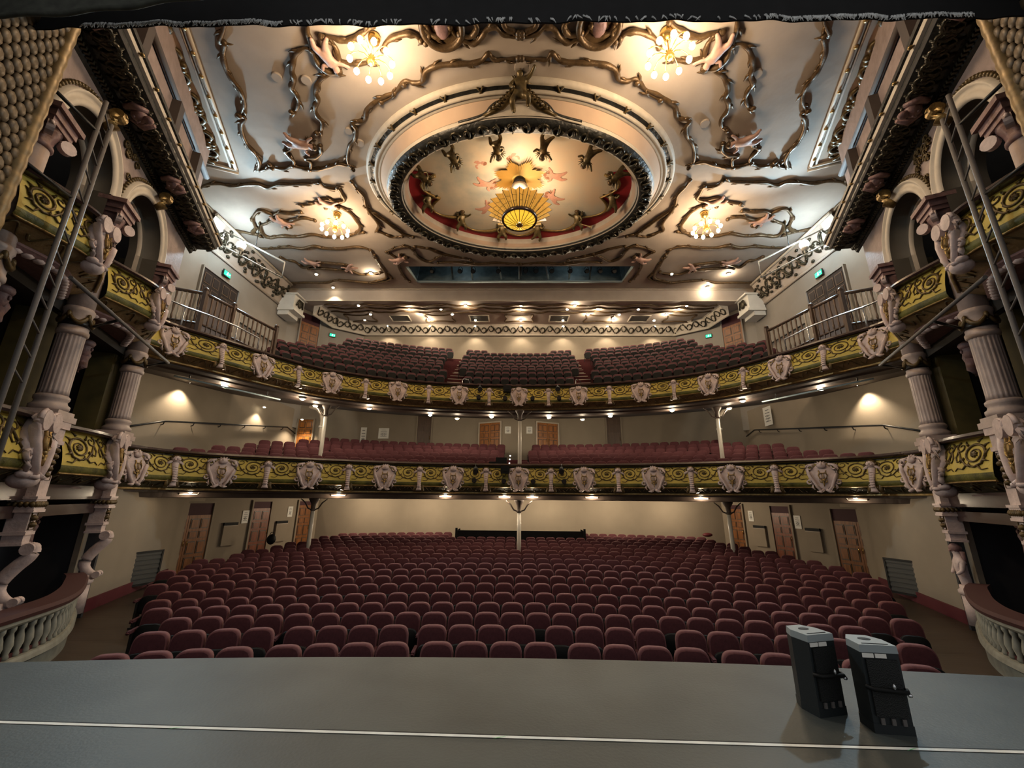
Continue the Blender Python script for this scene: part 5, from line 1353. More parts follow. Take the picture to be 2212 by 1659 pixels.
for i, (x, y, z) in enumerate(DL):
    rn = {20: 'ahead of the beam', 21: 'against the beam', 22: 'row just behind the beam', 23: 'second row behind the beam', 24: 'row beside the coffers' if z < 13 and y > 24.5 else 'row before the coffers', 25: 'row nearest the rear wall'}[int(y)]
    rowc[rn] += 1
    downlight(x, y, z, 'small round ceiling downlight over the gallery, %s, %s from the left' % (rn, ordinal(rowc[rn])), 'downlights over the gallery', 70 if i % 2 == 0 or y > 25 else 0)
# lamps under the gallery soffit
GL = [(-10.6, 14.0, -9.9), (-8.8, 16.0, 0), (-8.9, 17.3, 0), (-6.7, 17.8, 0), (-4.26, 19.2, 0), (-3.09, 20.1, 0), (-1.33, 19.6, 0), (1.48, 19.7, 0), (3.19, 20.15, 0), (4.38, 19.25, 0), (6.83, 17.9, 0), (9.1, 17.4, 0), (8.95, 16.0, 0), (10.7, 14.1, 0)]
for i, (x, y, q) in enumerate(GL):
    downlight(x, y, 5.42, 'bright round lamp under the gallery soffit, %s from the left' % ordinal(i+1), 'lamps under the gallery', 22, 180, .085)
# lamps that graze the circle walls
for x, y, z, e in ((-13.08, 15.4, 5.95, 150), (-13.08, 20.3, 6.0, 100), (13.08, 15.4, 5.95, 170), (-12.6, 23.2, 5.9, 150)):
    downlight(x, y, z, 'recessed lamp grazing the circle wall at the %s' % ('right front' if x > 0 else {15: 'left front', 20: 'left middle', 23: 'left rear by the door'}[int(y)]), 'wall grazing lamps of the circle', e*.9, 115, .06)
# bracket lamps under the circle front
FL = [-10.5, -6.75, -2.95, -.54, .57, 2.95, 6.75, 10.5]
for i, x in enumerate(FL):
    s = min(range(400), key=lambda k: abs(CIRC.at(CIRC.L*k/400)[0].x-x)); p, n = CIRC.at(CIRC.L*s/400); q = p+n*.25
    t = thing('bracket_lamp', (q.x, q.y, 1.55), 'bright lamp in a white wedge bracket under the circle front, %s from the left' % ordinal(i+1), 'wall light', 'lamps under the circle front')
    ax_ = Vector((n.y, -n.x, 0)); nn = Vector((n.x, n.y, 0)); q3 = Vector((q.x, q.y, 0)); w = .30
    mb = MB(); mb.add([q3-ax_*w+nn*.35+Vector((0, 0, 1.80)), q3+ax_*w+nn*.35+Vector((0, 0, 1.80)), q3+ax_*w*.8+nn*.30+Vector((0, 0, 1.60)), q3-ax_*w*.8+nn*.30+Vector((0, 0, 1.60)), q3-ax_*w-nn*.05+Vector((0, 0, 1.80)), q3+ax_*w-nn*.05+Vector((0, 0, 1.80))], [(0, 1, 2, 3), (0, 4, 5, 1), (0, 3, 4), (1, 5, 2)]); mb.build('wedge_bracket', M['wpaint'], t)
    mb = MB(); mb.ell(q3+nn*.06+Vector((0, 0, 1.72)), (.08, .08, .07), 10, 6); mb.build('lamp', M['down'], t)
    lamp('bracket_beam', 'POINT', q3+nn*.12+Vector((0, 0, 1.56)), 5 if i in (0, 7) else 14, WARM2, .06)
for i, x in enumerate((-8, -4.8, -1.6, 1.6, 4.8, 8)):
    downlight(x, 21.4, 1.57, 'recessed ceiling lamp under the circle before the rear stalls wall, %s from the left' % ordinal(i+1), 'recessed lamps under the circle', 66, 180, .06)
# ================================================================== doors, fittings and loose things
def face_frame(p, n):                                              # frame on a vertical face: axis to the right seen from the hall, inward normal
    n = Vector((n[0], n[1], 0)).normalized(); return Vector((p[0], p[1], 0)), Vector((-n.y, n.x, 0)), n
M['wood2'] = mat('red_door_wood', (0.17, 0.045, 0.016), 0.4, var=0.3, scale=3, stretch=(6, 6, 0.6))
M['woodb'] = mat('varnished_wood', (0.30, 0.11, 0.022), 0.35, var=0.3, scale=3, stretch=(6, 6, 0.6))
M['exitw2'] = mat('step_glow', (0.9, 0.9, 0.85), 0.4, em=(1, 0.95, 0.85), es=5.0)
M['ventback'] = mat('vent_slat_grey', (0.065, 0.065, 0.06), 0.6)
M['void2'] = mat('doorway_shade', (0.018, 0.011, 0.010), 0.6)
M['woodmd'] = mat('lighter_partition_wood', (0.15, 0.10, 0.07), 0.45, var=0.2, scale=4)
DOORN = [0]
def door(p, n, w, z0, h, label, leaves=2, over=0.0, mtl='wood', frame='cream', dark=False):
    DOORN[0] += 1
    o, ax, nn = face_frame(p, n); up = Vector((0, 0, 1))
    t = thing('door_%d' % DOORN[0], (p[0], p[1], z0), label, 'door', None, 'structure')
    mb = MB(); q = .07
    mb.obox(o-ax*(w/2+q/2)+up*(z0+(h+over)/2)+nn*.03, ax*q, nn*.12, up*(h+over)); mb.obox(o+ax*(w/2+q/2)+up*(z0+(h+over)/2)+nn*.03, ax*q, nn*.12, up*(h+over)); mb.obox(o+up*(z0+h+over+q/2)+nn*.03, ax*(w+2*q), nn*.12, up*q)
    mb.build('door_frame', M[frame], t)
    if over:
        mb = MB(); mb.obox(o+up*(z0+h+over/2)+nn*.01, ax*w, nn*.04, up*over); mb.build('over_panel', M['over'], t)
    lw = w/leaves
    for i in range(leaves):
        c = o+ax*(-w/2+lw*(i+.5))
        mb = MB(); mb.obox(c+up*(z0+h/2)+nn*.02, ax*(lw-.015), nn*.05, up*h)
        for r0, r1 in ((.05, .27), (.30, .55), (.58, .72), (.75, .95)):
            for k in (-1, 1): mb.obox(c+ax*(k*lw*.22)+up*(z0+h*(r0+r1)/2)+nn*.05, ax*lw*.36, nn*.03, up*h*(r1-r0)*.90, 1); mb.obox(c+ax*(k*lw*.22)+up*(z0+h*(r0+r1)/2)+nn*.06, ax*lw*.28, nn*.04, up*h*(r1-r0)*.72)  # the darker border paints in a shadow line round each panel
        lf = mb.build('leaf', [M[mtl], M['wooddk']], t)
        mb = MB(); mb.tube([c+ax*((-1 if i else 1)*(lw/2-.07))+up*(z0+.95)+nn*.09, c+ax*((-1 if i else 1)*(lw/2-.07))+up*(z0+1.15)+nn*.09], .015, 6); mb.build('handle', M['brass'], lf)
    return t
def paper(p, n, z, w, h, label, grp=None, cat='notice'):
    o, ax, nn = face_frame(p, n); up = Vector((0, 0, 1))
    t = thing('notice', (p[0], p[1], z-h/2), label, cat, grp)
    mb = MB(); mb.obox(o+up*z+nn*.02, ax*w, nn*.01, up*h); mb.build('sheet', M['paper'], t)
    mb = MB()
    for k in range(5): mb.obox(o+up*(z+h*(.32-.15*k))+nn*.027, ax*w*(.6 if k else .45), nn*.002, up*h*.035)
    mb.tube([o+ax*(w*.15*cos(a_))+up*(z-h*.12+w*.15*sin(a_))+nn*.03 for a_ in [2*PI*i/12 for i in range(12)]], .008, 4, loop=True)
    mb.build('print', M['ink'], t)
    return t
def vent(p, n, z, w, h, label, m1='grey', slats=7, grp=None):
    o, ax, nn = face_frame(p, n); up = Vector((0, 0, 1))
    t = thing('wall_vent', (p[0], p[1], z-h/2), label, 'vent', grp)
    mb = MB(); mb.obox(o+up*z+nn*.02, ax*w, nn*.03, up*h); mb.build('backing', M['ventback'], t)
    mb = MB()
    for s in (-1, 1): mb.obox(o+ax*(s*w/2)+up*z+nn*.04, ax*.05, nn*.06, up*(h+.05)); mb.obox(o+up*(z+s*h/2)+nn*.04, ax*w, nn*.06, up*.05)
    mb.build('frame', M['steel'], t)
    for k in range(slats):
        mb = MB(); mb.obox(o+up*(z-h/2+h*(k+.5)/slats)+nn*.04, ax*(w-.06), nn*.03, up*(h/slats*.5)); mb.build('slat', M['ventback'], t)
def panelbox(p, n, z, label):                                      # wall heater cover: dark grille above a pale panel
    o, ax, nn = face_frame(p, n); up = Vector((0, 0, 1))
    t = thing('heater_cover', (p[0], p[1], z-.5), label, 'heater', 'wall heater covers in the stalls')
    mb = MB(); mb.obox(o+up*(z-.12)+nn*.05, ax*.62, nn*.10, up*.84); mb.build('panel', M['wall'], t)
    mb = MB(); mb.obox(o+up*(z+.34)+nn*.06, ax*.62, nn*.08, up*.12); mb.build('grille', M['blk'], t)
    mb = MB(); mb.obox(o+up*(z+.27)+nn*.06, ax*.62, nn*.10, up*.02); mb.build('trim', M['cream'], t)
for s in (-1, 1):
    sd = 'left' if s < 0 else 'right'
    N1 = (-s*.956, -.29*1) if False else (-s*.956, .29); N1 = (-s*.957, -.291); 
    n1 = (-s*.957, -.285); n2 = (-s*.936, -.352)
    door((s*12.66, 16.25), (-s*.957, -.285), 1.75, stalls_floor(16.2), 2.05, 'wide panelled wooden double door in the %s stalls wall nearest the stage' % sd, 2, .45, 'wood', 'wall')
    nn = (-s*.936, -.352)
    door((s*12.08, 19.85), nn, .92, stalls_floor(19.8), 2.12, 'reddish wooden door in the %s rear stalls wall, between two notices' % sd, 1, .3, 'wood2', 'wall')
    door((s*11.22, 22.15), nn, .80, stalls_floor(22.1), 2.15, 'narrow wooden door at the corner of the %s rear stalls wall' % sd, 1, .2, 'wood', 'wall')
    panelbox((s*12.56, 18.55), nn, .05, 'wall heater cover on the %s stalls wall beside the wide double door' % sd)
    panelbox((s*11.66, 20.95), nn, .0, 'wall heater cover on the %s stalls wall between the two rear doors' % sd)
    paper((s*12.34, 19.15), nn, .66, .30, .55, 'long white notice on the %s stalls wall beside the reddish door' % sd, 'long notices in the stalls')
    paper((s*11.52, 21.35), nn, .82, .28, .50, 'white notice on the %s stalls wall beside the corner door' % sd, 'long notices in the stalls')
    vent((s*11.80, 13.35), (-s*.949, -.316), -.62, 1.45, .95, 'large grey vent grille low on the %s stalls wall next to the box balustrade' % sd, grp='stalls wall vents')
    # circle
    door((s*1.66, 23.66), (s*.405, -.914), 1.36, 3.75, 2.05, 'varnished double door at the rear of the circle, %s of the centre post' % sd, 2, 0, 'woodb', 'cream')
    door((s*5.6, 24.0), (0, -1), .82, 3.9, 2.45, 'dark narrow doorway in the rear circle wall on the %s' % sd, 1, 0, 'wooddk', 'wall')
    paper((s*.62, 23.35), (0, -1), 5.35, .34, .40, 'square white notice on the rear circle wall %s of the centre post' % sd, 'square notices by the circle doors')
    mb = MB(); P = [(s*13.28, y, z) for y, z in ((12.9, 3.62), (14.9, 4.25), (23.0, 5.38), (23.9, 5.15))]
    t = thing('hand_rail', (s*13.28, 18, 3.6), 'dark tubular handrail along the %s circle wall' % sd, 'handrail')
    mb.tube(P, .035, 8); mb.build('tube', M['steel'], t)
    for y in (13.4, 14.9, 16.3, 17.8, 19.4, 21, 22.6):
        z = 3.62+(y-12.9)*.315 if y < 14.9 else 4.25+(y-14.9)*.139
        mb = MB(); mb.tube([(s*13.40, y, z-.14), (s*13.32, y, z-.12), (s*13.28, y, z-.02)], .022, 5); mb.build('bracket', M['steel'], t)
    # gallery
    door((s*14.02, 16.95), (-s, 0), 2.3, 8.6, 2.75, 'dark wide doorway high in the %s gallery wall under the exit sign' % sd, 2, .0, 'void2', 'wallw')  # near-black leaves paint the shade inside the opening
    door((s*13.3, 23.75), (-s*.86, -.51), 1.25, 9.5, 2.6, 'open wooden door at the rear %s corner of the gallery' % sd, 1, .6, 'wood', 'wallw')
    for (px, py, pz, nn_, w, lab) in ((s*14.0, 17.1, 11.75, (-s, 0), .42, 'green lit exit sign above the wide doorway of the %s gallery wall' % sd), (s*12.45, 25.1, 11.9, (-s*.58, -.81), .34, 'small green exit sign beside the rear %s gallery door' % sd)):
        o, ax, nn = face_frame((px, py), nn_); up = Vector((0, 0, 1))
        t = thing('exit_sign', (px, py, pz-.12), lab, 'exit sign', 'green exit signs')
        mb = MB(); mb.obox(o+up*pz+nn*.05, ax*(w+.06), nn*.06, up*(w*.55+.06)); mb.build('case', M['steel'], t)
        mb = MB(); mb.obox(o+up*pz+nn*.085, ax*w, nn*.02, up*w*.55); mb.build('lit_panel', M['exitg'], t)
        mb = MB(); c = o+up*pz+nn*.10
        mb.ell(c+ax*(w*.02)+up*w*.18, (w*.05, w*.05, w*.05), 8, 5)
        for a_, b_ in (((.0, .12), (-.03, -.03)), ((-.03, -.03), (.07, -.12)), ((.07, -.12), (.06, -.22)), ((-.03, -.03), (-.10, -.13)), ((-.10, -.13), (-.18, -.13)), ((.0, .10), (.10, .03)), ((.0, .10), (-.10, .05))):
            mb.tube([c+ax*w*a_[0]+up*w*a_[1], c+ax*w*b_[0]+up*w*b_[1]], w*.03, 5)
        mb.tube([c+ax*w*.22+up*w*.02, c+ax*w*.42+up*w*.02], w*.03, 5); mb.tube([c+ax*w*.34+up*w*.10, c+ax*w*.43+up*w*.02, c+ax*w*.34-up*w*.06], w*.025, 5)
        mb.build('running_figure', M['exitw'], t)
    paper((s*12.75, 24.65), (-s*.86, -.51), 10.6, .30, .75, 'tall white notice beside the rear %s gallery door' % sd, 'tall notices in the gallery')
    t = thing('hand_rail', (s*13.9, 20.8, 9.9), 'dark handrail on the %s gallery wall before the corner door' % sd, 'handrail')
    mb = MB(); mb.tube([(s*13.95, 18.6, 9.9), (s*13.95, 22.4, 9.95)], .04, 6); mb.build('tube', M['steel'], t)
    t = thing('hand_rail', (s*12, 25.5, 10.4), 'sloping dark handrail behind the rear %s gallery door' % sd, 'handrail')
    mb = MB(); mb.tube([(s*12.4, 25.1, 10.3), (s*11.0, 26.0, 11.2)], .04, 6); mb.build('tube', M['steel'], t)
    # sash window at the box end of the gallery wall
    t = thing('window_%d' % (1 if s < 0 else 2), (s*13.2, 12.9, 9.2), 'tall sash window at the box end of the %s gallery wall' % sd, 'window', None, 'structure')
    o, ax, nn = face_frame((s*13.0, 12.46), (0, -1)); up = Vector((0, 0, 1))
    for zz in (9.75, 10.85):
        mb = MB(); mb.obox(o+up*zz+nn*.05, ax*.8, nn*.03, up*1.0); mb.build('pane', M['blue'], t)
        mb = MB()
        for q in (-1, 1): mb.obox(o+ax*q*.42+up*zz+nn*.07, ax*.09, nn*.08, up*1.1); mb.obox(o+up*(zz+q*.52)+nn*.07, ax*.92, nn*.08, up*.09)
        mb.build('window_frame', M['wpaint'], t)
    # turned-baluster partition on the gallery side
    t = thing('partition', (s*10.9, 13.4, 6.6), 'dark wooden balustraded partition beside the gallery seats on the %s' % sd, 'partition')
    A0, A1, A2, A3 = Vector((-12.7, 12.75, 0)), Vector((-11.25, 13.05, 0)), Vector((-10.85, 14.0, 0)), Vector((-9.95, 15.35, 0))
    def mv(v): return Vector((-v.x*(1 if s > 0 else -1), v.y, v.z)) if s > 0 else v
    secs = [(A0, A1, 8.70, 8.55), (A1, A2, 8.55, 8.45), (A2, A3, 8.45, 8.12)]
    for k, (a, b, za, zb) in enumerate(secs):
        a, b = mv(a), mv(b); d = b-a; L = d.length; dn = d.normalized()
        mb = MB(); mb.tube([a+up*za, b+up*zb], .06, 6); mb.tube([a+up*(za-1.15), b+up*(zb-1.15)], .04, 4); mb.build('top_rail', M['wooddk'], t)
        mb = MB(); mb.add([a+up*6.2, b+up*6.2, b+up*(zb-1.15), a+up*(za-1.15)], [(0, 1, 2, 3)])
        if k == 1: mb.add([a+up*(za-1.2), b+up*(zb-1.2), b+up*zb, a+up*za], [(0, 1, 2, 3)])
        nb_ = int(L/.16)
        for i in range(nb_): mb.obox(a+dn*((i+.5)*L/nb_)+up*((za+6.2-1.15)/2), dn*.03, Vector((-dn.y, dn.x, 0))*.05, up*(za-1.15-6.2))
        mb.build('panelling', M['wooddk'], t)
        for i in range(nb_):
            f = (i+.5)/nb_; p = a+d*f; zt = za+(zb-za)*f
            mb = MB(); mb.lathe([(.025, zt-1.15), (.04, zt-1.0), (.022, zt-.9), (.045, zt-.6), (.025, zt-.3), (.04, zt-.15), (.03, zt-.02)], (p.x, p.y, 0), 6); mb.build('baluster', M['cream'] if ((k == 0 and i % 3) or (k == 2 and i < 2)) else M['woodmd'], t)
    for q, z in ((A0, 8.8), (A1, 8.66), (A2, 8.55), (A3, 8.24)):
        q = mv(q); mb = MB(); mb.obox(q+up*((z+6.2)/2), Vector((.13, 0, 0)), Vector((0, .13, 0)), up*(z-6.2)); mb.ell(q+up*(z+.05), (.09, .09, .08), 8, 5); mb.build('post', M['wooddk'], t)
    # bright rail on top of the gallery front near the boxes
    t = thing('safety_rail', (s*10.4, 12.4, 6.7), 'bright steel safety rail on the gallery front next to the %s boxes' % sd, 'handrail')
    P = [GALL.at(d_) for d_ in (.4, 1.2, 2.0, 2.8, 3.6)]
    def gp(k, z): p, n = P[k]; v = p+n*.12; return Vector((v.x*(1 if s < 0 else -1), v.y, z))
    mb = MB(); mb.tube([gp(0, 7.45), gp(1, 7.42), gp(2, 7.4), gp(3, 7.35), gp(4, 7.2), gp(4, 6.7)], .028, 6); mb.build('upper_tube', M['chrome'], t)
    for k in (1, 3): mb = MB(); mb.tube([gp(k, 6.66), gp(k, 7.4)], .022, 6); mb.build('stanchion', M['chrome'], t)
    # uplighter with its pipe frame
    t = thing('uplighter', (s*12.6, 15.9, 12.3), 'glaring cool white flood lamp hung under the ceiling on the %s' % sd, 'flood light', 'flood lamps above the gallery ends')
    mb = MB(); mb.ell((s*12.6, 15.9, 12.5), (.19, .19, .19), 14, 8); mb.build('lamp', M['cool'], t)
    mb = MB(); mb.lathe([(.05, 12.22), (.14, 12.26), (.15, 12.34), (.10, 12.36)], (s*12.6, 15.9, 0), 12); mb.build('holder', M['wpaint'], t)
    t2 = thing('lamp_bracket', (s*12.3, 16.0, 11.0), 'white rectangular pipe frame carrying the flood lamp on the %s' % sd, 'lighting frame', 'pipe frames above the gallery ends')
    mb = MB(); mb.tube([(s*13.95, 15.9, 12.75), (s*10.6, 16.1, 10.98), (s*10.6, 16.1, 11.75), (s*13.95, 15.9, 13.5)], .035, 6, loop=True); mb.build('tube', M['wpaint'], t2)
    mb = MB(); mb.tube([(s*12.6, 15.95, 12.08), (s*12.6, 15.95, 12.8)], .03, 6); mb.build('upright', M['wpaint'], t2)
    mb = MB(); mb.tube([(s*12.0, 16.0, 12.5), (s*12.0, 16.0, 13.76)], .015, 5); mb.build('hanger', M['steel'], t2)
    # grey lamp rail below the gallery
    t = thing('lamp_rail', (s*10.2, 14.2, 5.2), 'pale straight rail hung below the gallery soffit on the %s' % sd, 'pipe', 'lamp rails below the gallery')
    mb = MB(); mb.tube([(s*11.1, 12.4, 5.28), (s*9.35, 15.4, 5.22)], .03, 6); mb.build('tube', M['bluel'], t)
    for f in (.12, .85):
        q = Vector((s*(11.1-1.75*f), 12.4+3.0*f, 5.26)); mb = MB(); mb.tube([q, q+up*.35], .018, 5); mb.build('hanger', M['steel'], t)
    # pale pilaster with a lamp bracket behind the outer circle posts
    t = thing('pipe_bend', (s*9.6, 19.3, 3.6), 'pale curved duct pipe beside the %s circle post' % sd, 'pipe', 'curved pipes in the circle')
    mb = MB(); mb.tube([(s*9.5, 19.3, 3.0), (s*9.5, 19.3, 5.1), (s*9.55, 19.25, 5.4), (s*9.75, 19.2, 5.65), (s*10.1, 19.1, 5.75)], .09, 8); mb.build('pipe', M['cream'], t)
    mb = MB(); mb.lathe([(.12, 4.75), (.13, 4.8), (.12, 4.85)], (s*9.5, 19.3, 0), 10); mb.build('collar', M['wpaint'], t)
door((-12.72, 23.97), (0, -1), .9, 3.9, 2.1, 'varnished door at the left rear corner of the circle behind the end of the seats', 1, 0, 'woodb', 'wall')
paper((-8.0, 23.95), (0, -1), 5.2, .62, .62, 'square white notice on the rear circle wall beside the left post', None)
paper((-9.2, 23.95), (0, -1), 5.0, .35, 1.1, 'tall pale notice left of the left circle post', None)
paper((13.3, 21.6), (-1, 0), 5.9, .7, 1.0, 'pale notice high on the right circle wall', None)
# spotlights clamped to the balcony fronts
for lv, zz, cvv, nm in ((2.95, .0, CIRC, 'circle'), (6.68, .0, GALL, 'gallery')):
    for i, (x, dz, big) in enumerate(((-1.8, -.32, 1), (-1.85, -.70, 0), (-.62, -.72, 0), (.62, -.72, 0), (1.88, -.72, 0), (1.8, -.30, 1))):
        s = min(range(600), key=lambda k: abs(cvv.at(cvv.L*k/600)[0].x-x)); p, n = cvv.at(cvv.L*s/600); nn = Vector((n.x, n.y, 0)); up = Vector((0, 0, 1))
        c = Vector((p.x, p.y, lv+dz))-nn*.38
        t = thing('spotlight', tuple(c-up*.12), '%s black spotlight on the %s balcony front, %s from the left' % ('larger' if big else 'small', nm, ordinal(i+1)), 'stage light', 'spotlights on the balcony fronts')
        if big:
            mb = MB(); mb.tube([c+nn*.08+up*.10, c-nn*.18-up*.05], [.09, .11], 10); mb.build('housing', M['blk'], t)
            mb = MB(); mb.tube([c+up*.05, c+up*.28+nn*.2], .02, 5); mb.build('clamp_arm', M['steel'], t)
        else:
            mb = MB(); mb.tube([c+nn*.15, c-nn*.10], [.09, .10], 12); mb.build('housing', M['blk'], t)
        mb = MB(); mb.tube([c-nn*(.19 if big else .105)-up*(.055 if big else 0), c-nn*(.20 if big else .115)-up*(.058 if big else 0)], [.09, .09], 10); mb.build('lens', M['void'], t)
    s = min(range(600), key=lambda k: abs(cvv.at(cvv.L*k/600)[0].x+.55)); p, n = cvv.at(cvv.L*s/600); nn = Vector((n.x, n.y, 0)); c = Vector((p.x, p.y, lv-.26))-nn*.34; ax_ = Vector((n.y, -n.x, 0))
    t = thing('equipment_box', tuple(c-up*.2), 'square black projector box hung on the middle of the %s balcony front' % nm, 'stage equipment', 'boxes on the balcony fronts')
    mb = MB(); mb.obox(c, ax_*.36, nn*.28, up*.30); mb.obox(c-nn*.15, ax_*.14, nn*.05, up*.14); mb.build('case', M['blk'], t)
    mb = MB(); mb.tube([c-ax_*.18, c-ax_*.34-up*.1, c-ax_*.36-up*.3, c-ax_*.2-up*.5, c-up*.46+ax_*.02], .012, 5); mb.build('cable', M['blk'], t)
# black cases on the circle aisle and step lights
t = thing('equipment_case', (-.75, 18.3, 2.6), 'black equipment case on the first circle row beside the centre aisle', 'stage equipment')
mb = MB(); mb.box((-1.0, 18.15, 2.5), (-.52, 18.5, 3.30)); mb.build('case', M['blk'], t); mb = MB(); mb.box((-1.3, 18.2, 2.5), (-.98, 18.5, 3.12)); mb.build('side_case', M['blk'], t)
for i, (d, z) in enumerate(CROWS[:4]):
    for s in (-1, 1):
        if s > 0 and i not in (2, 3): continue
        x = -.42 if s < 0 else .55; y = 18.25+d-.9
        t = thing('step_light', (x, y, z-.5), 'tiny white step light at the circle aisle, %s side, %s step up' % ('left' if s < 0 else 'right', ordinal(i+1)), 'step light', 'circle aisle step lights')
        mb = MB(); mb.box((x-.025, y-.02, z-.30), (x+.025, y, z-.25)); mb.build('lens', M['exitw2'], t)
# sound desk screen at the rear of the stalls
t = thing('desk_screen', (0.1, 21.2, -.9), 'low black draped screen of the mixing position behind the centre stalls', 'screen')
mb = MB(); z = stalls_floor(21.2)
P = [(-3.0, 22.2), (-3.0, 20.9), (3.2, 20.9), (3.2, 22.2)]
cvs = Curve2([Vector(q) for q in P])
mb.loft([[(p.x, p.y, z), (p.x, p.y, .05), (p.x, p.y+.06, .05), (p.x, p.y+.06, z)] for p in (cvs.p[0], cvs.p[1], cvs.p[2], cvs.p[3])], 0, False); mb.build('panel', M['black'], t)
mb = MB(); 
for x in (-3.0, 3.2): mb = MB(); mb.box((x-.05, 20.86, z), (x+.05, 20.96, .16)); mb.build('post', M['blk'], t)
t = thing('bag', (-10.75, 20.9, -.9), 'small black bag on the seats in front of the left rear stalls heater', 'bag')
mb = MB(); mb.ell((-10.9, 19.0, -.27), (.2, .15, .22), 10, 6); mb.build('body', M['blk'], t); mb = MB(); mb.tube([(-11.0, 19.0, -.1), (-10.95, 19.0, .02), (-10.85, 19.0, .02), (-10.8, 19.0, -.1)], .015, 5); mb.build('strap', M['blk'], t)
t = thing('jacket', (9.6, 22.0, -.2), 'dark garment lying on the last stalls row at the right', 'garment')
mb = MB(); mb.ell((9.6, 22.1, -.14), (.26, .14, .10), 10, 6); mb.build('cloth', M['skirt'], t)
# gallery stair treads and rails
for s in (-1, 1):
    t = thing('gallery_stair', (s*3.5, 19.5, 6.1), 'pale edged steps of the %s gallery gangway' % ('left' if s < 0 else 'right'), 'stairs', 'gallery gangway steps')
    for i in range(1, 10):
        for hf in (0, .5):
            d, z = GROWS[i]; d = d-.37+hf*.37; zz = z-.86-.469*(.5-hf)+.0
            p, n = GALL.off(d).at(GALL.off(d).L/2+s*3.5); nn = Vector((n.x, n.y, 0)); ax_ = Vector((n.y, -n.x, 0))
            mb = MB(); mb.obox(Vector((p.x, p.y, zz-.05)), ax_*.72, nn*.40, Vector((0, 0, .10)), 0); mb.obox(Vector((p.x, p.y, zz))-nn*.19, ax_*.72, nn*.03, Vector((0, 0, .03)), 1); mb.build('step', [M['carpet'], M['cream']], t)
    p, n = GALL.off(.3).at(GALL.off(.3).L/2+s*2.7); mb = MB(); q = Vector((p.x, p.y, 0))
    t = thing('hoop_rail', (p.x, p.y, 6.2), 'small pale hoop rail at the foot of the %s gallery steps' % ('left' if s < 0 else 'right'), 'handrail', 'hoop rails in the gallery')
    mb.tube([q+Vector((0, 0, 6.2)), q+Vector((0, 0, 6.98)), q+Vector((.06, .05, 7.05)), q+Vector((.25, .3, 7.05)), q+Vector((.3, .4, 6.95)), q+Vector((.3, .4, 6.3))], .018, 6); mb.build('tube', M['chrome'], t)
# ------------------------------------------------------------------ on the stage
def speaker(x, y, rz, label, sc=1.0):
    t = thing('stage_speaker', (x, y, 0), label, 'speaker', 'monitor speakers on the stage')
    c, s_ = cos(rz), sin(rz)
    def T(px, py, pz): return Vector((x+px*c-py*s_, y+px*s_+py*c, pz))
    w, d, h = .255, .25, .56
    pl = [(-w/2, -d/2), (w/2, -d/2), (w/2, d*.12), (w*.28, d/2), (-w*.28, d/2), (-w/2, d*.12)]
    def col(z0, z1, k0=1, k1=1, mi=0, mbx=None):
        mbx.loft([[T(px*k, py*k, z) for px, py in pl] for k, z in ((k0, z0), (k1, z1))], mi, False)
    mb = MB(); col(.0, .06, 1.03, 1.03, 0, mb); col(.06, h-.05, 1, 1, 0, mb); mb.build('cabinet', M['spk'], t)
    mb = MB(); col(h-.05, h, 1.02, .99, 0, mb); mb.build('top_cap', M['spkt'], t)  # paler top: the light falling on it is put into the colour
    mb = MB(); mb.loft([[T(.045*cos(2*PI*j/12), .02+.03*sin(2*PI*j/12), z) for j in range(12)] for z in (h-.002, h+.003)], 0); mb.loft([[T(a, b, z) for a, b in ((-.09, -.10), (.09, -.10), (.09, -.09), (-.09, -.09))] for z in (h-.002, h+.003)], 0, False); mb.build('pole_socket', M['blk'], t)
    # the side towards the camera: grille, handles, labels and connector plate
    fy = -d/2-.004
    mb = MB(); mb.loft([[T(a, yy, z) for a, z in ((-.105, .11), (.105, .11), (.105, .47), (-.105, .47))] for yy in (fy, fy-.012)], 0, False); mb.build('grille', M['grille'], t)
    mb = MB()
    for a0, a1 in ((-.12, -.045), (-.035, .04)): mb.loft([[T(a, yy, z) for a, z in ((a0, .478), (a1, .478), (a1, .506), (a0, .506))] for yy in (fy, fy-.006)], 0, False)
    mb.build('label', M['paper'], t)
    mb = MB(); mb.tube([T(-.13, fy-.0, .29), T(-.11, fy-.045, .29), T(.11, fy-.045, .28), T(.13, fy, .28)], .016, 6); mb.build('handle', M['blk'], t)
    mb = MB(); mb.ell(T(.02, fy-.055, .315), (.012, .012, .02), 6, 4); mb.ell(T(.115, fy-.05, .265), (.018, .014, .014), 6, 4); mb.build('catch', M['chrome'], t)
    mb = MB()
    for a in (-.07, 0, .07): mb.loft([[T(a+k, yy, z) for k, z in ((-.012, .06), (.012, .06), (.012, .10), (-.012, .10))] for yy in (fy, fy-.012)], 0, False)
    mb.build('connector', M['steelb'], t)
speaker(2.40, 3.86, .25, 'black upright speaker on the stage edge, the left one of two with a pale top')
speaker(2.70, 3.62, -.12, 'black upright speaker on the stage edge, the right one of two with a pale top')
mb = MB(); mb.add([(-8, 3.385+8*.019, .004), (8, 3.385-8*.019, .004), (8, 3.355-8*.019, .004), (-8, 3.355+8*.019, .004)], [(0, 3, 2, 1)]); mb.add([(-8, 3.40+8*.019, .003), (8, 3.40-8*.019, .003), (8, 3.385-8*.019, .003), (-8, 3.385+8*.019, .003)], [(0, 3, 2, 1)], 1)
mb.build('tape_line', [M['tape'], M['blk']], label='white tape line running straight across the stage floor', cat='tape')
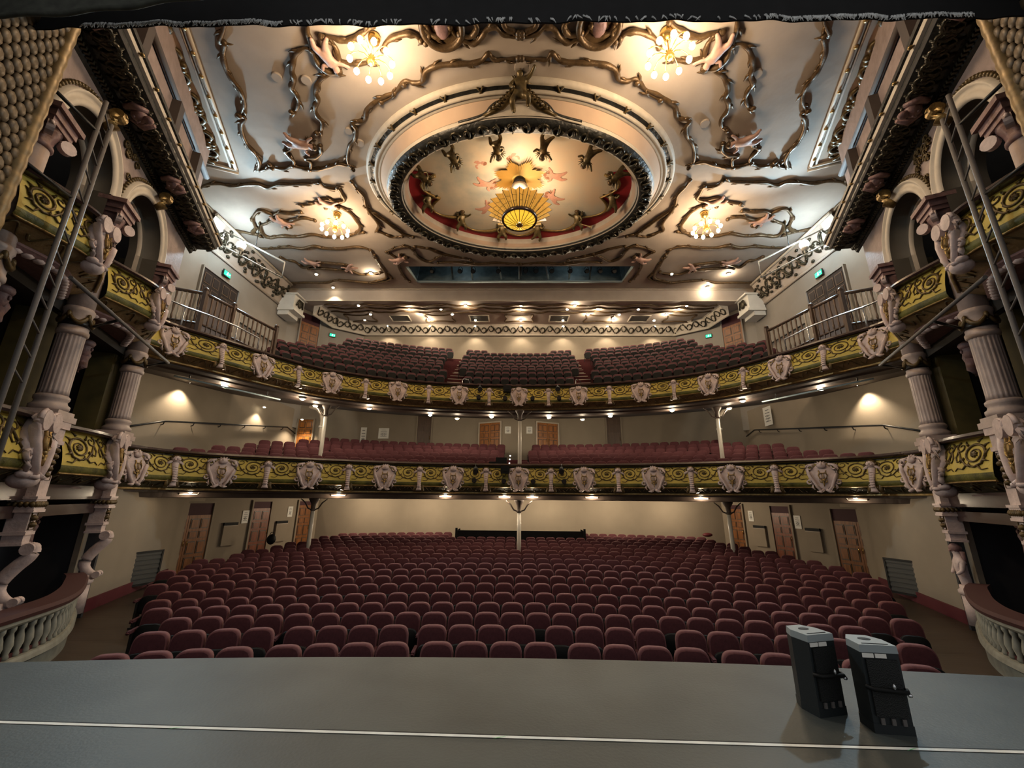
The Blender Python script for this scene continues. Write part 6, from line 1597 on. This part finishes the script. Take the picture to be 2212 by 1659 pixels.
for x, lab in ((-2.42, 'on the left'), (-.12, 'in the middle'), (2.63, 'behind the right speaker')):
    mb = MB(); y = 3.37-x*.019; mb.add([(x-.05, y-.03, .006), (x-.01, y-.01, .006), (x+.06, y+.012, .006), (x+.0, y-.012, .006)], [(0, 1, 2, 3)]); mb.build('tape_mark', M['green_tape'], label='scrap of green tape on the white stage line, %s' % lab, cat='tape', group='green tape scraps')
# border curtain over the stage opening
t = thing('border_curtain', (0, 4.2, 8.2), 'black border curtain across the top of the stage opening with a frayed white hem', 'curtain')
mb = MB(); N = 240; bot = []; top = []
for i in range(N+1):
    x = -9.5+19*i/N; y = 4.2+.012*sin(x*5.1)+.006*sin(x*13.7); z = 8.11+.012*sin(x*1.1)+.008*sin(x*9.3)
    bot.append((x, y, z)); top.append((x, y, 12.5))
mb.strip(bot, top, 0, True); mb.strip(bot, [(p[0], p[1]+.02, p[2]) for p in bot], 0, True); mb.strip([(p[0], p[1]+.02, p[2]) for p in bot], [(p[0], p[1]+.02, p[2]) for p in top], 0, True); mb.build('cloth', M['black'], t)
mb = MB()
for i in range(900):
    x = random.choice((-1, 1))*random.uniform(.1, 6.3)
    if abs(x) < 3.4 and random.random() < .8: continue
    y = 4.2+.012*sin(x*5.1)+.006*sin(x*13.7)-.014; z = 8.11+.012*sin(x*1.1)+.008*sin(x*9.3)
    L = random.uniform(.02, .10); dx = random.uniform(-.09, .09)
    mb.tube([(x, y, z+.06), (x+dx*.5, y-.02, z+.0), (x+dx, y-.01, z-L*.5)], [.014, .010, .003], 4)
mb.build('frayed_hem', M['hem'], t, kind='stuff')
t = thing('swag_drape', (-7.0, 3.2, 7.0), 'dark grey-green drape sagging across the top left corner', 'curtain')
mb = MB(); bot = []; top = []
for i in range(60):
    x = -8.2+4.6*i/59; z = 7.22-.30*sin(PI*min(1, max(0, (x+8.2)/4.6)))**1.0; bot.append((x, 3.3+.012*sin(x*8), z)); top.append((x, 3.3, z+1.6))
mb.strip(bot, top, 0, True); mb.tube(bot, .03, 6); mb.build('cloth', M['drape'], t)
for s in (-1, 1):
    t = thing('leg_curtain', (s*7.5, 2.6, 0), 'black leg curtain at the %s edge of the stage opening' % ('left' if s < 0 else 'right'), 'curtain', 'leg curtains')
    mb = MB(); P = [(s*(6.75+.02*i), 2.25-.07*i+.05*sin(i*1.7)) for i in range(24)]
    mb.strip([(a, b, 5.2) for a, b in P], [(a, b, 12.5) for a, b in P], 0, True); mb.build('cloth', M['black'], t)
